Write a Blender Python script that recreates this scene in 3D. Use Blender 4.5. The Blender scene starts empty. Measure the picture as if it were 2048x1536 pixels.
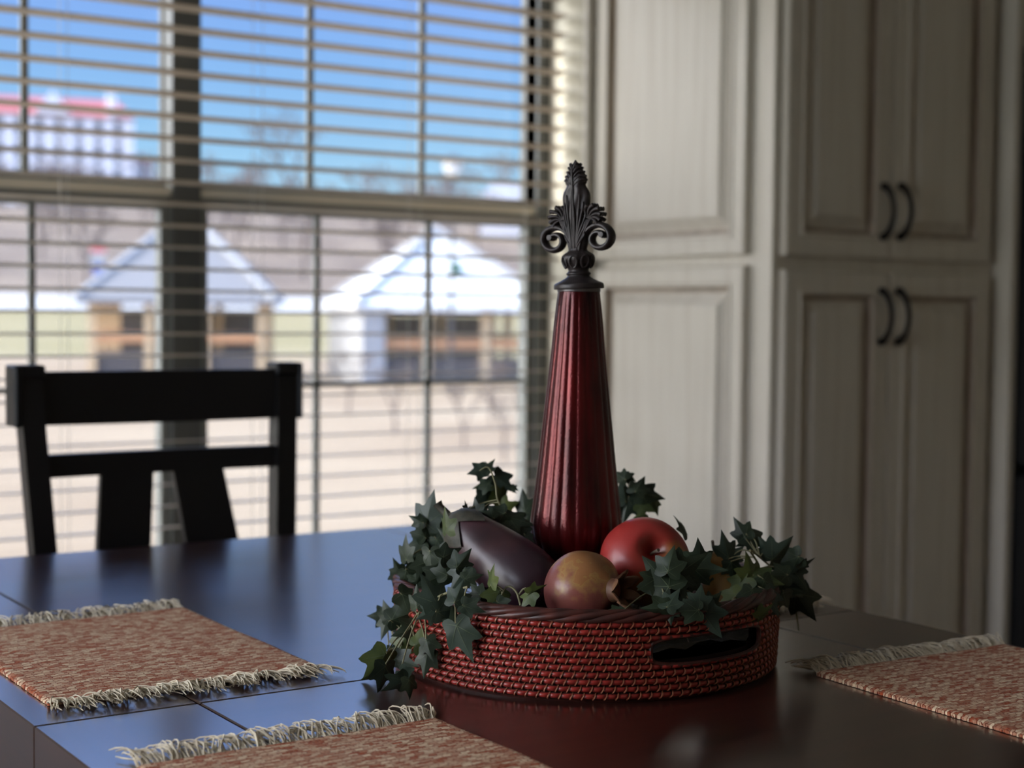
import bpy, math, random
from mathutils import Vector, Matrix, noise
R_ = random.Random(7)
SC = bpy.context.scene
COL = SC.collection
PI = math.pi

# ------------------------------------------------------------------ camera
F = 3080.0; CX, CY = 1024.0, 768.0
H = 0.36                     # eye height above the table top
TZ = 0.76                    # table top height
EYE = Vector((0, 0, TZ + H))
ax = Vector((5600 - CX, 668 - CY, F)).normalized()
ay = Vector((-1050 - CX, 604 - CY, F)); ay = (ay - ax * ay.dot(ax)).normalized()
az = ax.cross(ay)
if az[1] > 0: az = -az
ROT = Matrix((ax, ay, az))   # world = ROT @ camera(x right, y down, z forward)
cam_r = ROT @ Vector((1, 0, 0)); cam_d = ROT @ Vector((0, 1, 0)); cam_f = ROT @ Vector((0, 0, 1))
cd = bpy.data.cameras.new('camera'); cam = bpy.data.objects.new('camera', cd); COL.objects.link(cam)
cam.matrix_world = Matrix.Translation(EYE) @ Matrix((cam_r, -cam_d, -cam_f)).transposed().to_4x4()
cd.sensor_width = 36; cd.lens = F / 2048 * 36; cd.clip_start = 0.02; cd.clip_end = 2000
cd.dof.use_dof = True; cd.dof.focus_distance = 1.42; cd.dof.aperture_fstop = 4.6
SC.camera = cam

def W(px, py, d): return EYE + ROT @ Vector(((px - CX) / F, (py - CY) / F, 1)) * d      # point at optical depth d
def onY(px, py, y): r = W(px, py, 1) - EYE; return EYE + r * (y / r.y)
def onX(px, py, x): r = W(px, py, 1) - EYE; return EYE + r * (x / r.x)
def onZ(px, py, z): r = W(px, py, 1) - EYE; return EYE + r * ((z - EYE.z) / r.z)

# ------------------------------------------------------------------ world, sun, added window lamp
GLOW = 8.3
w = bpy.data.worlds.new('sky'); SC.world = w; w.use_nodes = True
nt = w.node_tree; nt.nodes.clear()
tc = nt.nodes.new('ShaderNodeTexCoord'); sep = nt.nodes.new('ShaderNodeSeparateXYZ')
rmp = nt.nodes.new('ShaderNodeValToRGB'); bg = nt.nodes.new('ShaderNodeBackground'); wo = nt.nodes.new('ShaderNodeOutputWorld')
nt.links.new(tc.outputs['Generated'], sep.inputs[0]); nt.links.new(sep.outputs['Z'], rmp.inputs[0])
nt.links.new(rmp.outputs[0], bg.inputs[0]); nt.links.new(bg.outputs[0], wo.inputs[0])
cr = rmp.color_ramp
cr.elements[0].position = 0.0; cr.elements[0].color = (.55, .80, .97, 1)
cr.elements[1].position = 1.0; cr.elements[1].color = (.8, 1.3, 2.4, 1)
for p, c in ((.05, (.50, .80, .98, 1)), (.10, (.36, .67, .98, 1)), (.15, (.28, .55, .98, 1)), (.20, (.25, .46, .98, 1)), (.28, (1.15, 2.1, 4.7, 1)), (.45, (.9, 1.6, 3.3, 1))):
    e = cr.elements.new(p); e.color = c
bg.inputs[1].default_value = 1.0
# brighter sky around the (hazy) sun side, away to the left of what the window shows
gv = nt.nodes.new('ShaderNodeVectorMath'); gv.operation = 'DOT_PRODUCT'; gv.inputs[1].default_value = Vector((-.80, .50, .60)).normalized()
nt.links.new(tc.outputs['Generated'], gv.inputs[0])
gm = nt.nodes.new('ShaderNodeMapRange'); gm.interpolation_type = 'SMOOTHSTEP'; gm.inputs[1].default_value = .52; gm.inputs[2].default_value = .97; gm.inputs[3].default_value = 0; gm.inputs[4].default_value = GLOW
nt.links.new(gv.outputs['Value'], gm.inputs[0])
b2 = nt.nodes.new('ShaderNodeBackground'); b2.inputs[0].default_value = (1, .95, .85, 1); nt.links.new(gm.outputs[0], b2.inputs[1])
ad = nt.nodes.new('ShaderNodeAddShader'); nt.links.new(bg.outputs[0], ad.inputs[0]); nt.links.new(b2.outputs[0], ad.inputs[1]); nt.links.new(ad.outputs[0], wo.inputs[0])
def light(name, typ, loc, energy, color, **kw):
    l = bpy.data.lights.new(name, typ); l.energy = energy; l.color = color
    for k, v in kw.items(): setattr(l, k, v)
    o = bpy.data.objects.new(name, l); COL.objects.link(o); o.location = loc; return o
sun = light('sun', 'SUN', (0, -10, 30), 3.6, (1, .93, .82), angle=.01)
sun.rotation_euler = (Vector((.75, -.42, -.98))).to_track_quat('-Z', 'Y').to_euler()
# area lamp added behind an assumed, unseen window in the left wall
assumed_day = light('assumed_daylight', 'AREA', (-1.62, 1.75, 1.35), 12.5, (.93, .97, 1.0), shape='RECTANGLE', size=2.1, size_y=1.9)
assumed_day.rotation_euler = (Vector((1, 0, 0))).to_track_quat('-Z', 'Z').to_euler()
SC.view_settings.view_transform = 'Standard'; SC.view_settings.look = 'None'
SC.view_settings.exposure = 0.0; SC.view_settings.gamma = 1.0; SC.view_settings.use_curve_mapping = False
SC.cycles.max_bounces = 8; SC.cycles.transparent_max_bounces = 24
SC.cycles.use_denoising = True; SC.cycles.sample_clamp_indirect = 4.0

# ------------------------------------------------------------------ materials
def mat(name, col, rough=.6, metal=0.0, coat=0.0, coat_rough=.05, spec=.5, col2=None, scale=(20, 20, 20), detail=4,
        lo=.35, hi=.65, bump=0.0, bscale=None, coords='Object', trans=0.0, nscale=1.0):
    m = bpy.data.materials.new(name); m.use_nodes = True
    n = m.node_tree; b = n.nodes['Principled BSDF']
    b.inputs['Base Color'].default_value = (*col, 1); b.inputs['Roughness'].default_value = rough
    b.inputs['Metallic'].default_value = metal; b.inputs['Coat Weight'].default_value = coat
    b.inputs['Coat Roughness'].default_value = coat_rough; b.inputs['Specular IOR Level'].default_value = spec
    if col2 is not None or bump:
        t = n.nodes.new('ShaderNodeTexCoord'); mp = n.nodes.new('ShaderNodeMapping'); mp.inputs['Scale'].default_value = scale
        n.links.new(t.outputs[coords], mp.inputs[0])
        ns = n.nodes.new('ShaderNodeTexNoise'); ns.inputs['Scale'].default_value = nscale; ns.inputs['Detail'].default_value = detail
        n.links.new(mp.outputs[0], ns.inputs['Vector'])
        if col2 is not None:
            r = n.nodes.new('ShaderNodeValToRGB'); r.color_ramp.elements[0].position = lo; r.color_ramp.elements[1].position = hi
            r.color_ramp.elements[0].color = (*col, 1); r.color_ramp.elements[1].color = (*col2, 1)
            n.links.new(ns.outputs[0], r.inputs[0]); n.links.new(r.outputs[0], b.inputs['Base Color'])
        if bump:
            bp = n.nodes.new('ShaderNodeBump'); bp.inputs['Strength'].default_value = 1; bp.inputs['Distance'].default_value = bump
            src = ns.outputs[0]
            if bscale:
                n2 = n.nodes.new('ShaderNodeTexNoise'); n2.inputs['Scale'].default_value = bscale
                n.links.new(t.outputs[coords], n2.inputs['Vector']); src = n2.outputs[0]
            n.links.new(src, bp.inputs['Height']); n.links.new(bp.outputs[0], b.inputs['Normal'])
    return m
M = {}
M['cream'] = mat('cream_glazed_wood', (.66, .61, .52), .45, col2=(.56, .50, .41), scale=(45, 45, 2.0), lo=.45, hi=.85)
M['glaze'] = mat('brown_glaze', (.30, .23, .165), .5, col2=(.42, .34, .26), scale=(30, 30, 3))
M['wall'] = mat('cream_wall_paint', (.62, .58, .47), .8, col2=(.58, .54, .44), scale=(3, 3, 3))
M['ceil'] = mat('ceiling_paint', (.7, .69, .66), .9)
M['floor'] = mat('floor_oak', (.16, .09, .05), .4, col2=(.10, .055, .03), scale=(4, 40, 4))
M['vinyl'] = mat('window_vinyl', (.17, .18, .17), .5)
M['vinyl_shaded'] = mat('shaded_window_vinyl', (.075, .08, .075), .5)  # window vinyl again, backlit shade put into its colour
M['slat'] = mat('blind_slat', (.41, .345, .27), .5)
M['cord'] = mat('blind_cord', (.75, .73, .68), .8)
M['black'] = mat('black_paint', (.010, .009, .009), .38, spec=.3)
M['blackfr'] = mat('black_appliance', (.006, .006, .007), .4)
M['iron'] = mat('dark_iron', (.018, .017, .017), .38, metal=.6)
M['finial'] = mat('bronze_resin', (.022, .018, .018), .42, metal=.1, col2=(.040, .030, .030), scale=(90, 90, 90), bump=.0006)
M['reed'] = mat('red_rattan', (.36, .030, .022), .38, col2=(.22, .016, .012), scale=(60, 60, 120), coat=.25, coat_rough=.25)
M['bind'] = mat('rattan_binding', (.34, .12, .065), .35, col2=(.24, .07, .035), scale=(50, 50, 50))
M['rim'] = mat('rattan_rim_crease_shade', (.085, .022, .016), .4, col2=(.035, .012, .01), scale=(60, 60, 60))
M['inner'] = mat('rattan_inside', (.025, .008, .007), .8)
M['moss'] = mat('dried_moss', (.030, .026, .018), .9, col2=(.06, .05, .03), scale=(60, 60, 60), bump=.004)
M['twig'] = mat('dry_twig', (.16, .12, .085), .7)
M['stem'] = mat('ivy_stem', (.20, .19, .10), .6)
M['leafA'] = mat('ivy_dark', (.014, .026, .014), .5, col2=(.026, .042, .020), scale=(40, 40, 40), bump=.001)
M['leafB'] = mat('ivy_grey_green', (.032, .052, .036), .5, col2=(.020, .036, .022), scale=(40, 40, 40), bump=.001)
M['leafC'] = mat('ivy_yellow_green', (.085, .11, .022), .5, col2=(.04, .062, .016), scale=(40, 40, 40), bump=.001)
M['vein'] = mat('ivy_vein', (.085, .115, .06), .6)
M['fringe'] = mat('cotton_fringe', (.78, .70, .54), .9, col2=(.5, .42, .30), scale=(60, 60, 60))
M['foil'] = mat('grey_foil', (.13, .12, .12), .4, metal=.5)

def principled(name):
    m = bpy.data.materials.new(name); m.use_nodes = True
    return m, m.node_tree, m.node_tree.nodes['Principled BSDF']
def N(nt, t, **kw):
    n = nt.nodes.new(t)
    for k, v in kw.items():
        if k in n.inputs: n.inputs[k].default_value = v
        else: setattr(n, k, v)
    return n
def ramp(nt, src, stops):
    r = nt.nodes.new('ShaderNodeValToRGB'); els = r.color_ramp.elements
    els[0].position = stops[0][0]; els[0].color = (*stops[0][1], 1)
    els[1].position = stops[-1][0]; els[1].color = (*stops[-1][1], 1)
    for p, c in stops[1:-1]: e = els.new(p); e.color = (*c, 1)
    nt.links.new(src, r.inputs[0]); return r.outputs[0]

# polished dark cherry table
def table_mat(name, stretch):
    m, n, b = principled(name)
    t = N(n, 'ShaderNodeTexCoord'); mp = N(n, 'ShaderNodeMapping'); mp.inputs['Scale'].default_value = stretch
    n.links.new(t.outputs['Object'], mp.inputs[0])
    ns = N(n, 'ShaderNodeTexNoise', Scale=1.0, Detail=5.0); n.links.new(mp.outputs[0], ns.inputs['Vector'])
    n.links.new(ramp(n, ns.outputs[0], [(.3, (.020, .0055, .0045)), (.7, (.040, .011, .008))]), b.inputs['Base Color'])
    n2 = N(n, 'ShaderNodeTexNoise', Scale=9.0, Detail=3.0); n.links.new(mp.outputs[0], n2.inputs['Vector'])
    bp = N(n, 'ShaderNodeBump', Strength=.25, Distance=.00003); n.links.new(n2.outputs[0], bp.inputs['Height'])
    n.links.new(bp.outputs[0], b.inputs['Normal'])
    b.inputs['Roughness'].default_value = .3; b.inputs['Specular IOR Level'].default_value = .25; b.inputs['Coat Weight'].default_value = 1.0; b.inputs['Coat IOR'].default_value = 2.1; b.inputs['Coat Roughness'].default_value = .2
    return m
M['tableX'] = table_mat('cherry_board', (6, 60, 60)); M['tableY'] = table_mat('cherry_end_board', (60, 6, 60))
M['groove'] = mat('board_joint', (.004, .002, .002), .9)

# woven placemat
def mat_weave():
    m, n, b = principled('woven_cotton')
    t = N(n, 'ShaderNodeTexCoord'); mp = N(n, 'ShaderNodeMapping')
    mp.inputs['Rotation'].default_value = (0, 0, 0)
    n.links.new(t.outputs['Object'], mp.inputs[0])
    nz = N(n, 'ShaderNodeTexNoise', Scale=140.0, Detail=2.0); n.links.new(mp.outputs[0], nz.inputs['Vector'])
    mx = N(n, 'ShaderNodeMixRGB'); mx.blend_type = 'LINEAR_LIGHT'; mx.inputs[0].default_value = .0022
    n.links.new(mp.outputs[0], mx.inputs[1]); n.links.new(nz.outputs['Color'], mx.inputs[2])
    br = N(n, 'ShaderNodeTexBrick'); br.offset = .36
    br.inputs['Scale'].default_value = 1.0; br.inputs['Brick Width'].default_value = .0088; br.inputs['Row Height'].default_value = .0037
    br.inputs['Mortar Size'].default_value = .00045; br.inputs['Mortar Smooth'].default_value = .5
    br.inputs['Color1'].default_value = (.86, .68, .46, 1); br.inputs['Color2'].default_value = (.38, .080, .032, 1); br.inputs['Mortar'].default_value = (.24, .05, .03, 1)
    n.links.new(mx.outputs[0], br.inputs['Vector'])
    ns = N(n, 'ShaderNodeTexNoise', Scale=420.0, Detail=2.0); n.links.new(t.outputs['Object'], ns.inputs['Vector'])
    rr = ramp(n, ns.outputs[0], [(.46, (0, 0, 0)), (.60, (1, 1, 1))])
    m2 = N(n, 'ShaderNodeMixRGB'); n.links.new(rr, m2.inputs[0]); n.links.new(br.outputs['Color'], m2.inputs[1]); m2.inputs[2].default_value = (.60, .45, .32, 1)
    m3 = N(n, 'ShaderNodeMixRGB'); m3.inputs[0].default_value = .25; n.links.new(br.outputs['Color'], m3.inputs[1]); n.links.new(m2.outputs[0], m3.inputs[2])
    n.links.new(m3.outputs[0], b.inputs['Base Color'])
    bp = N(n, 'ShaderNodeBump', Strength=1.0, Distance=.0016); bp.invert = True
    n.links.new(br.outputs['Fac'], bp.inputs['Height'])
    bq = N(n, 'ShaderNodeBump', Strength=.8, Distance=.0012); n.links.new(nz.outputs[0], bq.inputs['Height']); n.links.new(bp.outputs[0], bq.inputs['Normal'])
    n.links.new(bq.outputs[0], b.inputs['Normal']); b.inputs['Roughness'].default_value = .9; b.inputs['Specular IOR Level'].default_value = .1
    return m
M['weave'] = mat_weave()

def fruit_mat(name, stops, sc, rough, bump, bsc, coat=0, coords='Object', lean=(0, 0, 1), k=1.0):
    """colour varies along an axis of the fruit (its ripe and unripe cheeks), broken up by noise"""
    m, n, b = principled(name)
    t = N(n, 'ShaderNodeTexCoord')
    vm = N(n, 'ShaderNodeVectorMath'); vm.operation = 'DOT_PRODUCT'; vm.inputs[1].default_value = lean
    n.links.new(t.outputs['Object'], vm.inputs[0])
    ns = N(n, 'ShaderNodeTexNoise', Scale=sc, Detail=5.0); n.links.new(t.outputs['Object'], ns.inputs['Vector'])
    ma = N(n, 'ShaderNodeMath'); ma.operation = 'MULTIPLY_ADD'; ma.inputs[1].default_value = k; n.links.new(vm.outputs['Value'], ma.inputs[0]); n.links.new(ns.outputs[0], ma.inputs[2])
    n.links.new(ramp(n, ma.outputs[0], stops), b.inputs['Base Color'])
    n2 = N(n, 'ShaderNodeTexNoise', Scale=bsc, Detail=3.0); n.links.new(t.outputs['Object'], n2.inputs['Vector'])
    bp = N(n, 'ShaderNodeBump', Strength=1.0, Distance=bump); n.links.new(n2.outputs[0], bp.inputs['Height']); n.links.new(bp.outputs[0], b.inputs['Normal'])
    b.inputs['Roughness'].default_value = rough; b.inputs['Coat Weight'].default_value = coat; b.inputs['Coat Roughness'].default_value = .25
    return m

def glass_mat():
    m = bpy.data.materials.new('window_glass'); m.use_nodes = True; n = m.node_tree; n.nodes.clear()
    o = N(n, 'ShaderNodeOutputMaterial'); tr = N(n, 'ShaderNodeBsdfTransparent'); gl = N(n, 'ShaderNodeBsdfGlossy'); gl.inputs['Roughness'].default_value = .02
    mx = N(n, 'ShaderNodeMixShader'); mx.inputs[0].default_value = .04
    n.links.new(tr.outputs[0], mx.inputs[1]); n.links.new(gl.outputs[0], mx.inputs[2]); n.links.new(mx.outputs[0], o.inputs[0]); return m
M['glass'] = glass_mat()
def screen_mat():
    m = bpy.data.materials.new('insect_screen'); m.use_nodes = True; n = m.node_tree; n.nodes.clear()
    o = N(n, 'ShaderNodeOutputMaterial'); tr = N(n, 'ShaderNodeBsdfTransparent'); gl = N(n, 'ShaderNodeBsdfDiffuse'); gl.inputs['Color'].default_value = (.35, .35, .34, 1)
    mx = N(n, 'ShaderNodeMixShader'); mx.inputs[0].default_value = .14
    n.links.new(tr.outputs[0], mx.inputs[1]); n.links.new(gl.outputs[0], mx.inputs[2]); n.links.new(mx.outputs[0], o.inputs[0]); return m
M['screen'] = screen_mat()
def vase_mat():
    m, n, b = principled('red_mercury_glass')
    t = N(n, 'ShaderNodeTexCoord'); ns = N(n, 'ShaderNodeTexNoise', Scale=30.0, Detail=6.0)
    mp = N(n, 'ShaderNodeMapping'); mp.inputs['Scale'].default_value = (1, 1, .25); n.links.new(t.outputs['Object'], mp.inputs[0]); n.links.new(mp.outputs[0], ns.inputs['Vector'])
    n.links.new(ramp(n, ns.outputs[0], [(.35, (.022, .0015, .003)), (.70, (.15, .007, .008))]), b.inputs['Base Color'])
    n2 = N(n, 'ShaderNodeTexNoise', Scale=420.0, Detail=2.0); n.links.new(t.outputs['Object'], n2.inputs['Vector'])
    bp = N(n, 'ShaderNodeBump', Strength=.6, Distance=.0006); n.links.new(n2.outputs[0], bp.inputs['Height']); n.links.new(bp.outputs[0], b.inputs['Normal'])
    b.inputs['Metallic'].default_value = .55; b.inputs['Roughness'].default_value = .30
    b.inputs['Coat Weight'].default_value = .22; b.inputs['Coat Roughness'].default_value = .08
    return m
M['vase'] = vase_mat()

# outdoors
M['dirt'] = mat('dry_grass', (.27, .19, .11), .9, col2=(.35, .265, .165), scale=(.15, .15, .15), detail=8)
M['lawn'] = mat('lawn', (.23, .19, .075), .9, col2=(.28, .23, .11), scale=(.1, .1, .1))
M['road'] = mat('concrete', (0.446, 0.434, 0.409), .8)
M['hill'] = mat('brown_woodland', (.125, .085, .058), .9, col2=(.24, .18, .125), scale=(.12, .12, .12), detail=8)
M['roofgrey'] = mat('grey_metal_roof', (.25, .245, .25), .5)
M['roofwhite'] = mat('white_metal_roof', (.84, .83, .80), .5)
M['timber'] = mat('timber', (.78, .56, .32), .7)
M['orange'] = mat('stained_rail', (.72, .36, .17), .7)
M['stone'] = mat('dark_siding', (0.099, 0.087, 0.087), .8)
M['whitepaint'] = mat('white_paint', (0.465, 0.465, 0.465), .6)
M['redroof'] = mat('red_roof', (0.341, 0.074, 0.081), .7)
M['facade'] = mat('pale_facade', (.88, .80, .74), .8)
M['dkglass'] = mat('dark_window', (0.062, 0.068, 0.093), .3)
M['bark'] = mat('bare_bark', (.17, .125, .105), .9)
M['post'] = mat('lamp_post', (.05, .05, .06), .6)
M['globe'] = mat('frosted_globe', (.75, .76, .74), .4)
M['green'] = mat('green_paint', (.05, .2, .12), .6)
M['blue'] = mat('blue_cloth', (.08, .13, .45), .7)
M['pink'] = mat('red_cloth', (.7, .15, .16), .7)

# ------------------------------------------------------------------ mesh helpers
class MB:
    def __init__(s): s.v = []; s.f = []; s.m = []
    def add(s, vs, fs, m=0):
        k = len(s.v); s.v += [Vector(v) for v in vs]
        for f in fs: s.f.append([i + k for i in f]); s.m.append(m)
        return s
    def box(s, c, d, rot=None, m=0, bev=0.0):
        x, y, z = d[0] / 2, d[1] / 2, d[2] / 2
        if bev:
            vs = []; idx = {}
            for sx in (-1, 1):
                for sy in (-1, 1):
                    for sz in (-1, 1):
                        for a in range(3):
                            p = [sx * (x - bev), sy * (y - bev), sz * (z - bev)]
                            p[a] = (sx * x, sy * y, sz * z)[a]
                            idx[(sx, sy, sz, a)] = len(vs); vs.append(Vector(p))
            fs = []
            for a in range(3):
                b_, c_ = [i for i in range(3) if i != a]
                for sg in (-1, 1):
                    q = []
                    for (u, v) in ((-1, -1), (1, -1), (1, 1), (-1, 1)):
                        k = [0, 0, 0]; k[a] = sg; k[b_] = u; k[c_] = v; q.append(idx[(*k, a)])
                    fs.append(q)
                for u in (-1, 1):
                    for v in (-1, 1):
                        k1 = [0, 0, 0]; k2 = [0, 0, 0]; k1[a] = -1; k2[a] = 1; k1[b_] = k2[b_] = u; k1[c_] = k2[c_] = v
                        fs.append([idx[(*k1, b_)], idx[(*k2, b_)], idx[(*k2, c_)], idx[(*k1, c_)]])
            for sx in (-1, 1):
                for sy in (-1, 1):
                    for sz in (-1, 1): fs.append([idx[(sx, sy, sz, a)] for a in range(3)])
        else:
            vs = [Vector((i, j, k)) for i in (-x, x) for j in (-y, y) for k in (-z, z)]
            fs = [(0, 1, 3, 2), (4, 6, 7, 5), (0, 4, 5, 1), (2, 3, 7, 6), (0, 2, 6, 4), (1, 5, 7, 3)]
        if rot is not None: vs = [rot @ v for v in vs]
        return s.add([v + Vector(c) for v in vs], fs, m)
    def bb(s, x0, x1, y0, y1, z0, z1, m=0, bev=0.0):
        return s.box(((x0 + x1) / 2, (y0 + y1) / 2, (z0 + z1) / 2), (abs(x1 - x0), abs(y1 - y0), abs(z1 - z0)), None, m, bev)
    def tube(s, pts, rad, n=8, m=0, sq=(1, 1), up=None, cap=True, twist=0):
        pts = [Vector(p) for p in pts]; L = len(pts)
        if not hasattr(rad, '__len__'): rad = [rad] * L
        u = None; k0 = len(s.v); vs = []
        for i, p in enumerate(pts):
            t = (pts[min(i + 1, L - 1)] - pts[max(i - 1, 0)])
            if t.length < 1e-9: t = Vector((0, 0, 1))
            t.normalize()
            if up is not None: u = Vector(up) - t * t.dot(Vector(up))
            elif u is None:
                a = Vector((0, 0, 1)) if abs(t.z) < .9 else Vector((1, 0, 0)); u = a - t * t.dot(a)
            else: u = u - t * t.dot(u)
            if u.length < 1e-6: u = t.orthogonal()
            u.normalize(); b = t.cross(u)
            for j in range(n):
                a = 2 * PI * j / n + twist * i
                vs.append(p + u * (math.cos(a) * rad[i] * sq[0]) + b * (math.sin(a) * rad[i] * sq[1]))
        fs = []
        for i in range(L - 1):
            for j in range(n):
                a = i * n + j; b_ = i * n + (j + 1) % n; fs.append((a, b_, b_ + n, a + n))
        if cap: fs.append(list(range(n))[::-1]); fs.append([(L - 1) * n + j for j in range(n)])
        return s.add(vs, fs, m)
    def lathe(s, prof, n=48, m=0, c=(0, 0, 0), mod=None, rot=None, closed=True):
        vs = []; c = Vector(c)
        for (r, z) in prof:
            for j in range(n):
                a = 2 * PI * j / n; rr = r * (mod(a, z) if mod else 1)
                v = Vector((rr * math.cos(a), rr * math.sin(a), z))
                if rot is not None: v = rot @ v
                vs.append(v + c)
        fs = []
        for i in range(len(prof) - 1):
            for j in range(n):
                a = i * n + j; b = i * n + (j + 1) % n; fs.append((a, b, b + n, a + n))
        if closed: fs.append(list(range(n))[::-1]); fs.append([(len(prof) - 1) * n + j for j in range(n)])
        return s.add(vs, fs, m)
    def prism(s, poly, z0, z1, m=0):
        n = len(poly)
        vs = [(x, y, z0) for x, y in poly] + [(x, y, z1) for x, y in poly]
        fs = [list(range(n))[::-1], [n + i for i in range(n)]] + [(i, (i + 1) % n, n + (i + 1) % n, n + i) for i in range(n)]
        return s.add(vs, fs, m)
    def build(s, name, mats, parent=None, smooth=True, local=False, angle=35):
        me = bpy.data.meshes.new(name)
        off = Vector((0, 0, 0))
        loc = Vector((0, 0, 0))
        if parent is not None:
            if not local: off = parent_loc(parent)
        me.from_pydata([tuple(v - off) for v in s.v], [], s.f)
        if not isinstance(mats, (list, tuple)): mats = [mats]
        for x in mats: me.materials.append(x)
        me.polygons.foreach_set('material_index', s.m)
        me.validate(); me.update()
        import bmesh
        b = bmesh.new(); b.from_mesh(me); bmesh.ops.recalc_face_normals(b, faces=b.faces); b.to_mesh(me); b.free()
        if smooth:
            me.polygons.foreach_set('use_smooth', [True] * len(me.polygons))
            me.set_sharp_from_angle(angle=math.radians(angle))
        o = bpy.data.objects.new(name, me); COL.objects.link(o)
        if parent is not None: o.parent = parent
        return o
def parent_loc(p):
    l = Vector((0, 0, 0))
    while p is not None: l += Vector(p.location); p = p.parent
    return l
def thing(name, loc, label=None, cat=None, group=None, kind=None, rz=0):
    o = bpy.data.objects.new(name, None); COL.objects.link(o); o.location = loc; o.rotation_euler = (0, 0, rz); o.empty_display_size = .05
    return tag(o, label, cat, group, kind)
def tag(o, label=None, cat=None, group=None, kind=None):
    if label: o['label'] = label
    if cat: o['category'] = cat
    if group: o['group'] = group
    if kind: o['kind'] = kind
    return o
def recenter(o, p):
    """move a single-mesh thing's origin to p"""
    o.data.transform(Matrix.Translation(-Vector(p))); o.location = p; return o
KIDS = {}
def copy_tree(o, parent=None):
    c = o.copy(); COL.objects.link(c); c.parent = parent
    for ch in list(o.children): copy_tree(ch, c)
    return c

# ------------------------------------------------------------------ room shell
YW = 3.15; WX1 = 2.329; WX0 = .33; ZS = .70; ZH = 2.15
SILL = .46
def struct(name, mb, m, **k): return tag(mb.build(name, m, smooth=False, **k), kind='structure')
XL, XR, YB, ZC = -1.5, 4.3, -1.9, 2.6
TH = .222
struct('floor', MB().bb(XL - .2, XR + .2, YB - .2, YW + TH, -.12, 0), M['floor'])
struct('ceiling', MB().bb(XL - .2, XR + .2, YB - .2, YW + TH, ZC, ZC + .15), M['ceil'])
b = MB(); Y1 = YW + TH
b.bb(XL, WX0, YW, Y1, 0, ZC); b.bb(WX1, XR, YW, Y1, 0, ZC); b.bb(WX0, WX1, YW, Y1, 0, SILL - .03); b.bb(WX0, WX1, YW, Y1, ZH, ZC)
struct('wall_back', b, M['wall'])
b = MB(); b.bb(XL - .2, XL, YB, .65, 0, ZC); b.bb(XL - .2, XL, 2.85, Y1, 0, ZC); b.bb(XL - .2, XL, .65, 2.85, 0, .38); b.bb(XL - .2, XL, .65, 2.85, 2.32, ZC)  # opening made for the assumed, unseen window
struct('wall_left', b, M['wall'])
struct('wall_right', MB().bb(XR, XR + .2, YB, Y1, 0, ZC), M['wall'])
struct('wall_front', MB().bb(XL - .2, XR + .2, YB - .2, YB, 0, ZC), M['wall'])
# assumed left wall window (out of frame, added to let the lamp's light in)
t = thing('assumed_window', (XL - .1, 1.75, .38), kind='structure')
b = MB()
for y in (.69, 1.72, 1.78, 2.81): b.bb(XL - .12, XL - .06, y - .04, y + .04, .38, 2.32)
for z in (.42, 2.28): b.bb(XL - .12, XL - .06, .65, 2.85, z - .04, z + .04)
b.build('window_frame', M['vinyl'], t, smooth=False)
MB().bb(XL - .095, XL - .09, .69, 2.81, .42, 2.28).build('glass_pane', M['glass'], t, smooth=False)
# casing round the window, stool
b = MB(); b.bb(WX1, WX1 + .034, YW - .02, YW, SILL, ZH + .1, bev=.004); b.bb(WX0 - .09, WX0, YW - .02, YW, SILL, ZH + .1, bev=.004)
b.bb(WX0, WX1, YW - .02, YW, ZH, ZH + .1, bev=.004)
struct('trim_1', b, M['cream'])
struct('trim_2', MB().bb(WX0 - .05, WX1 + .03, YW - .05, YW + .16, SILL - .03, SILL, bev=.005), M['cream'])

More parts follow.
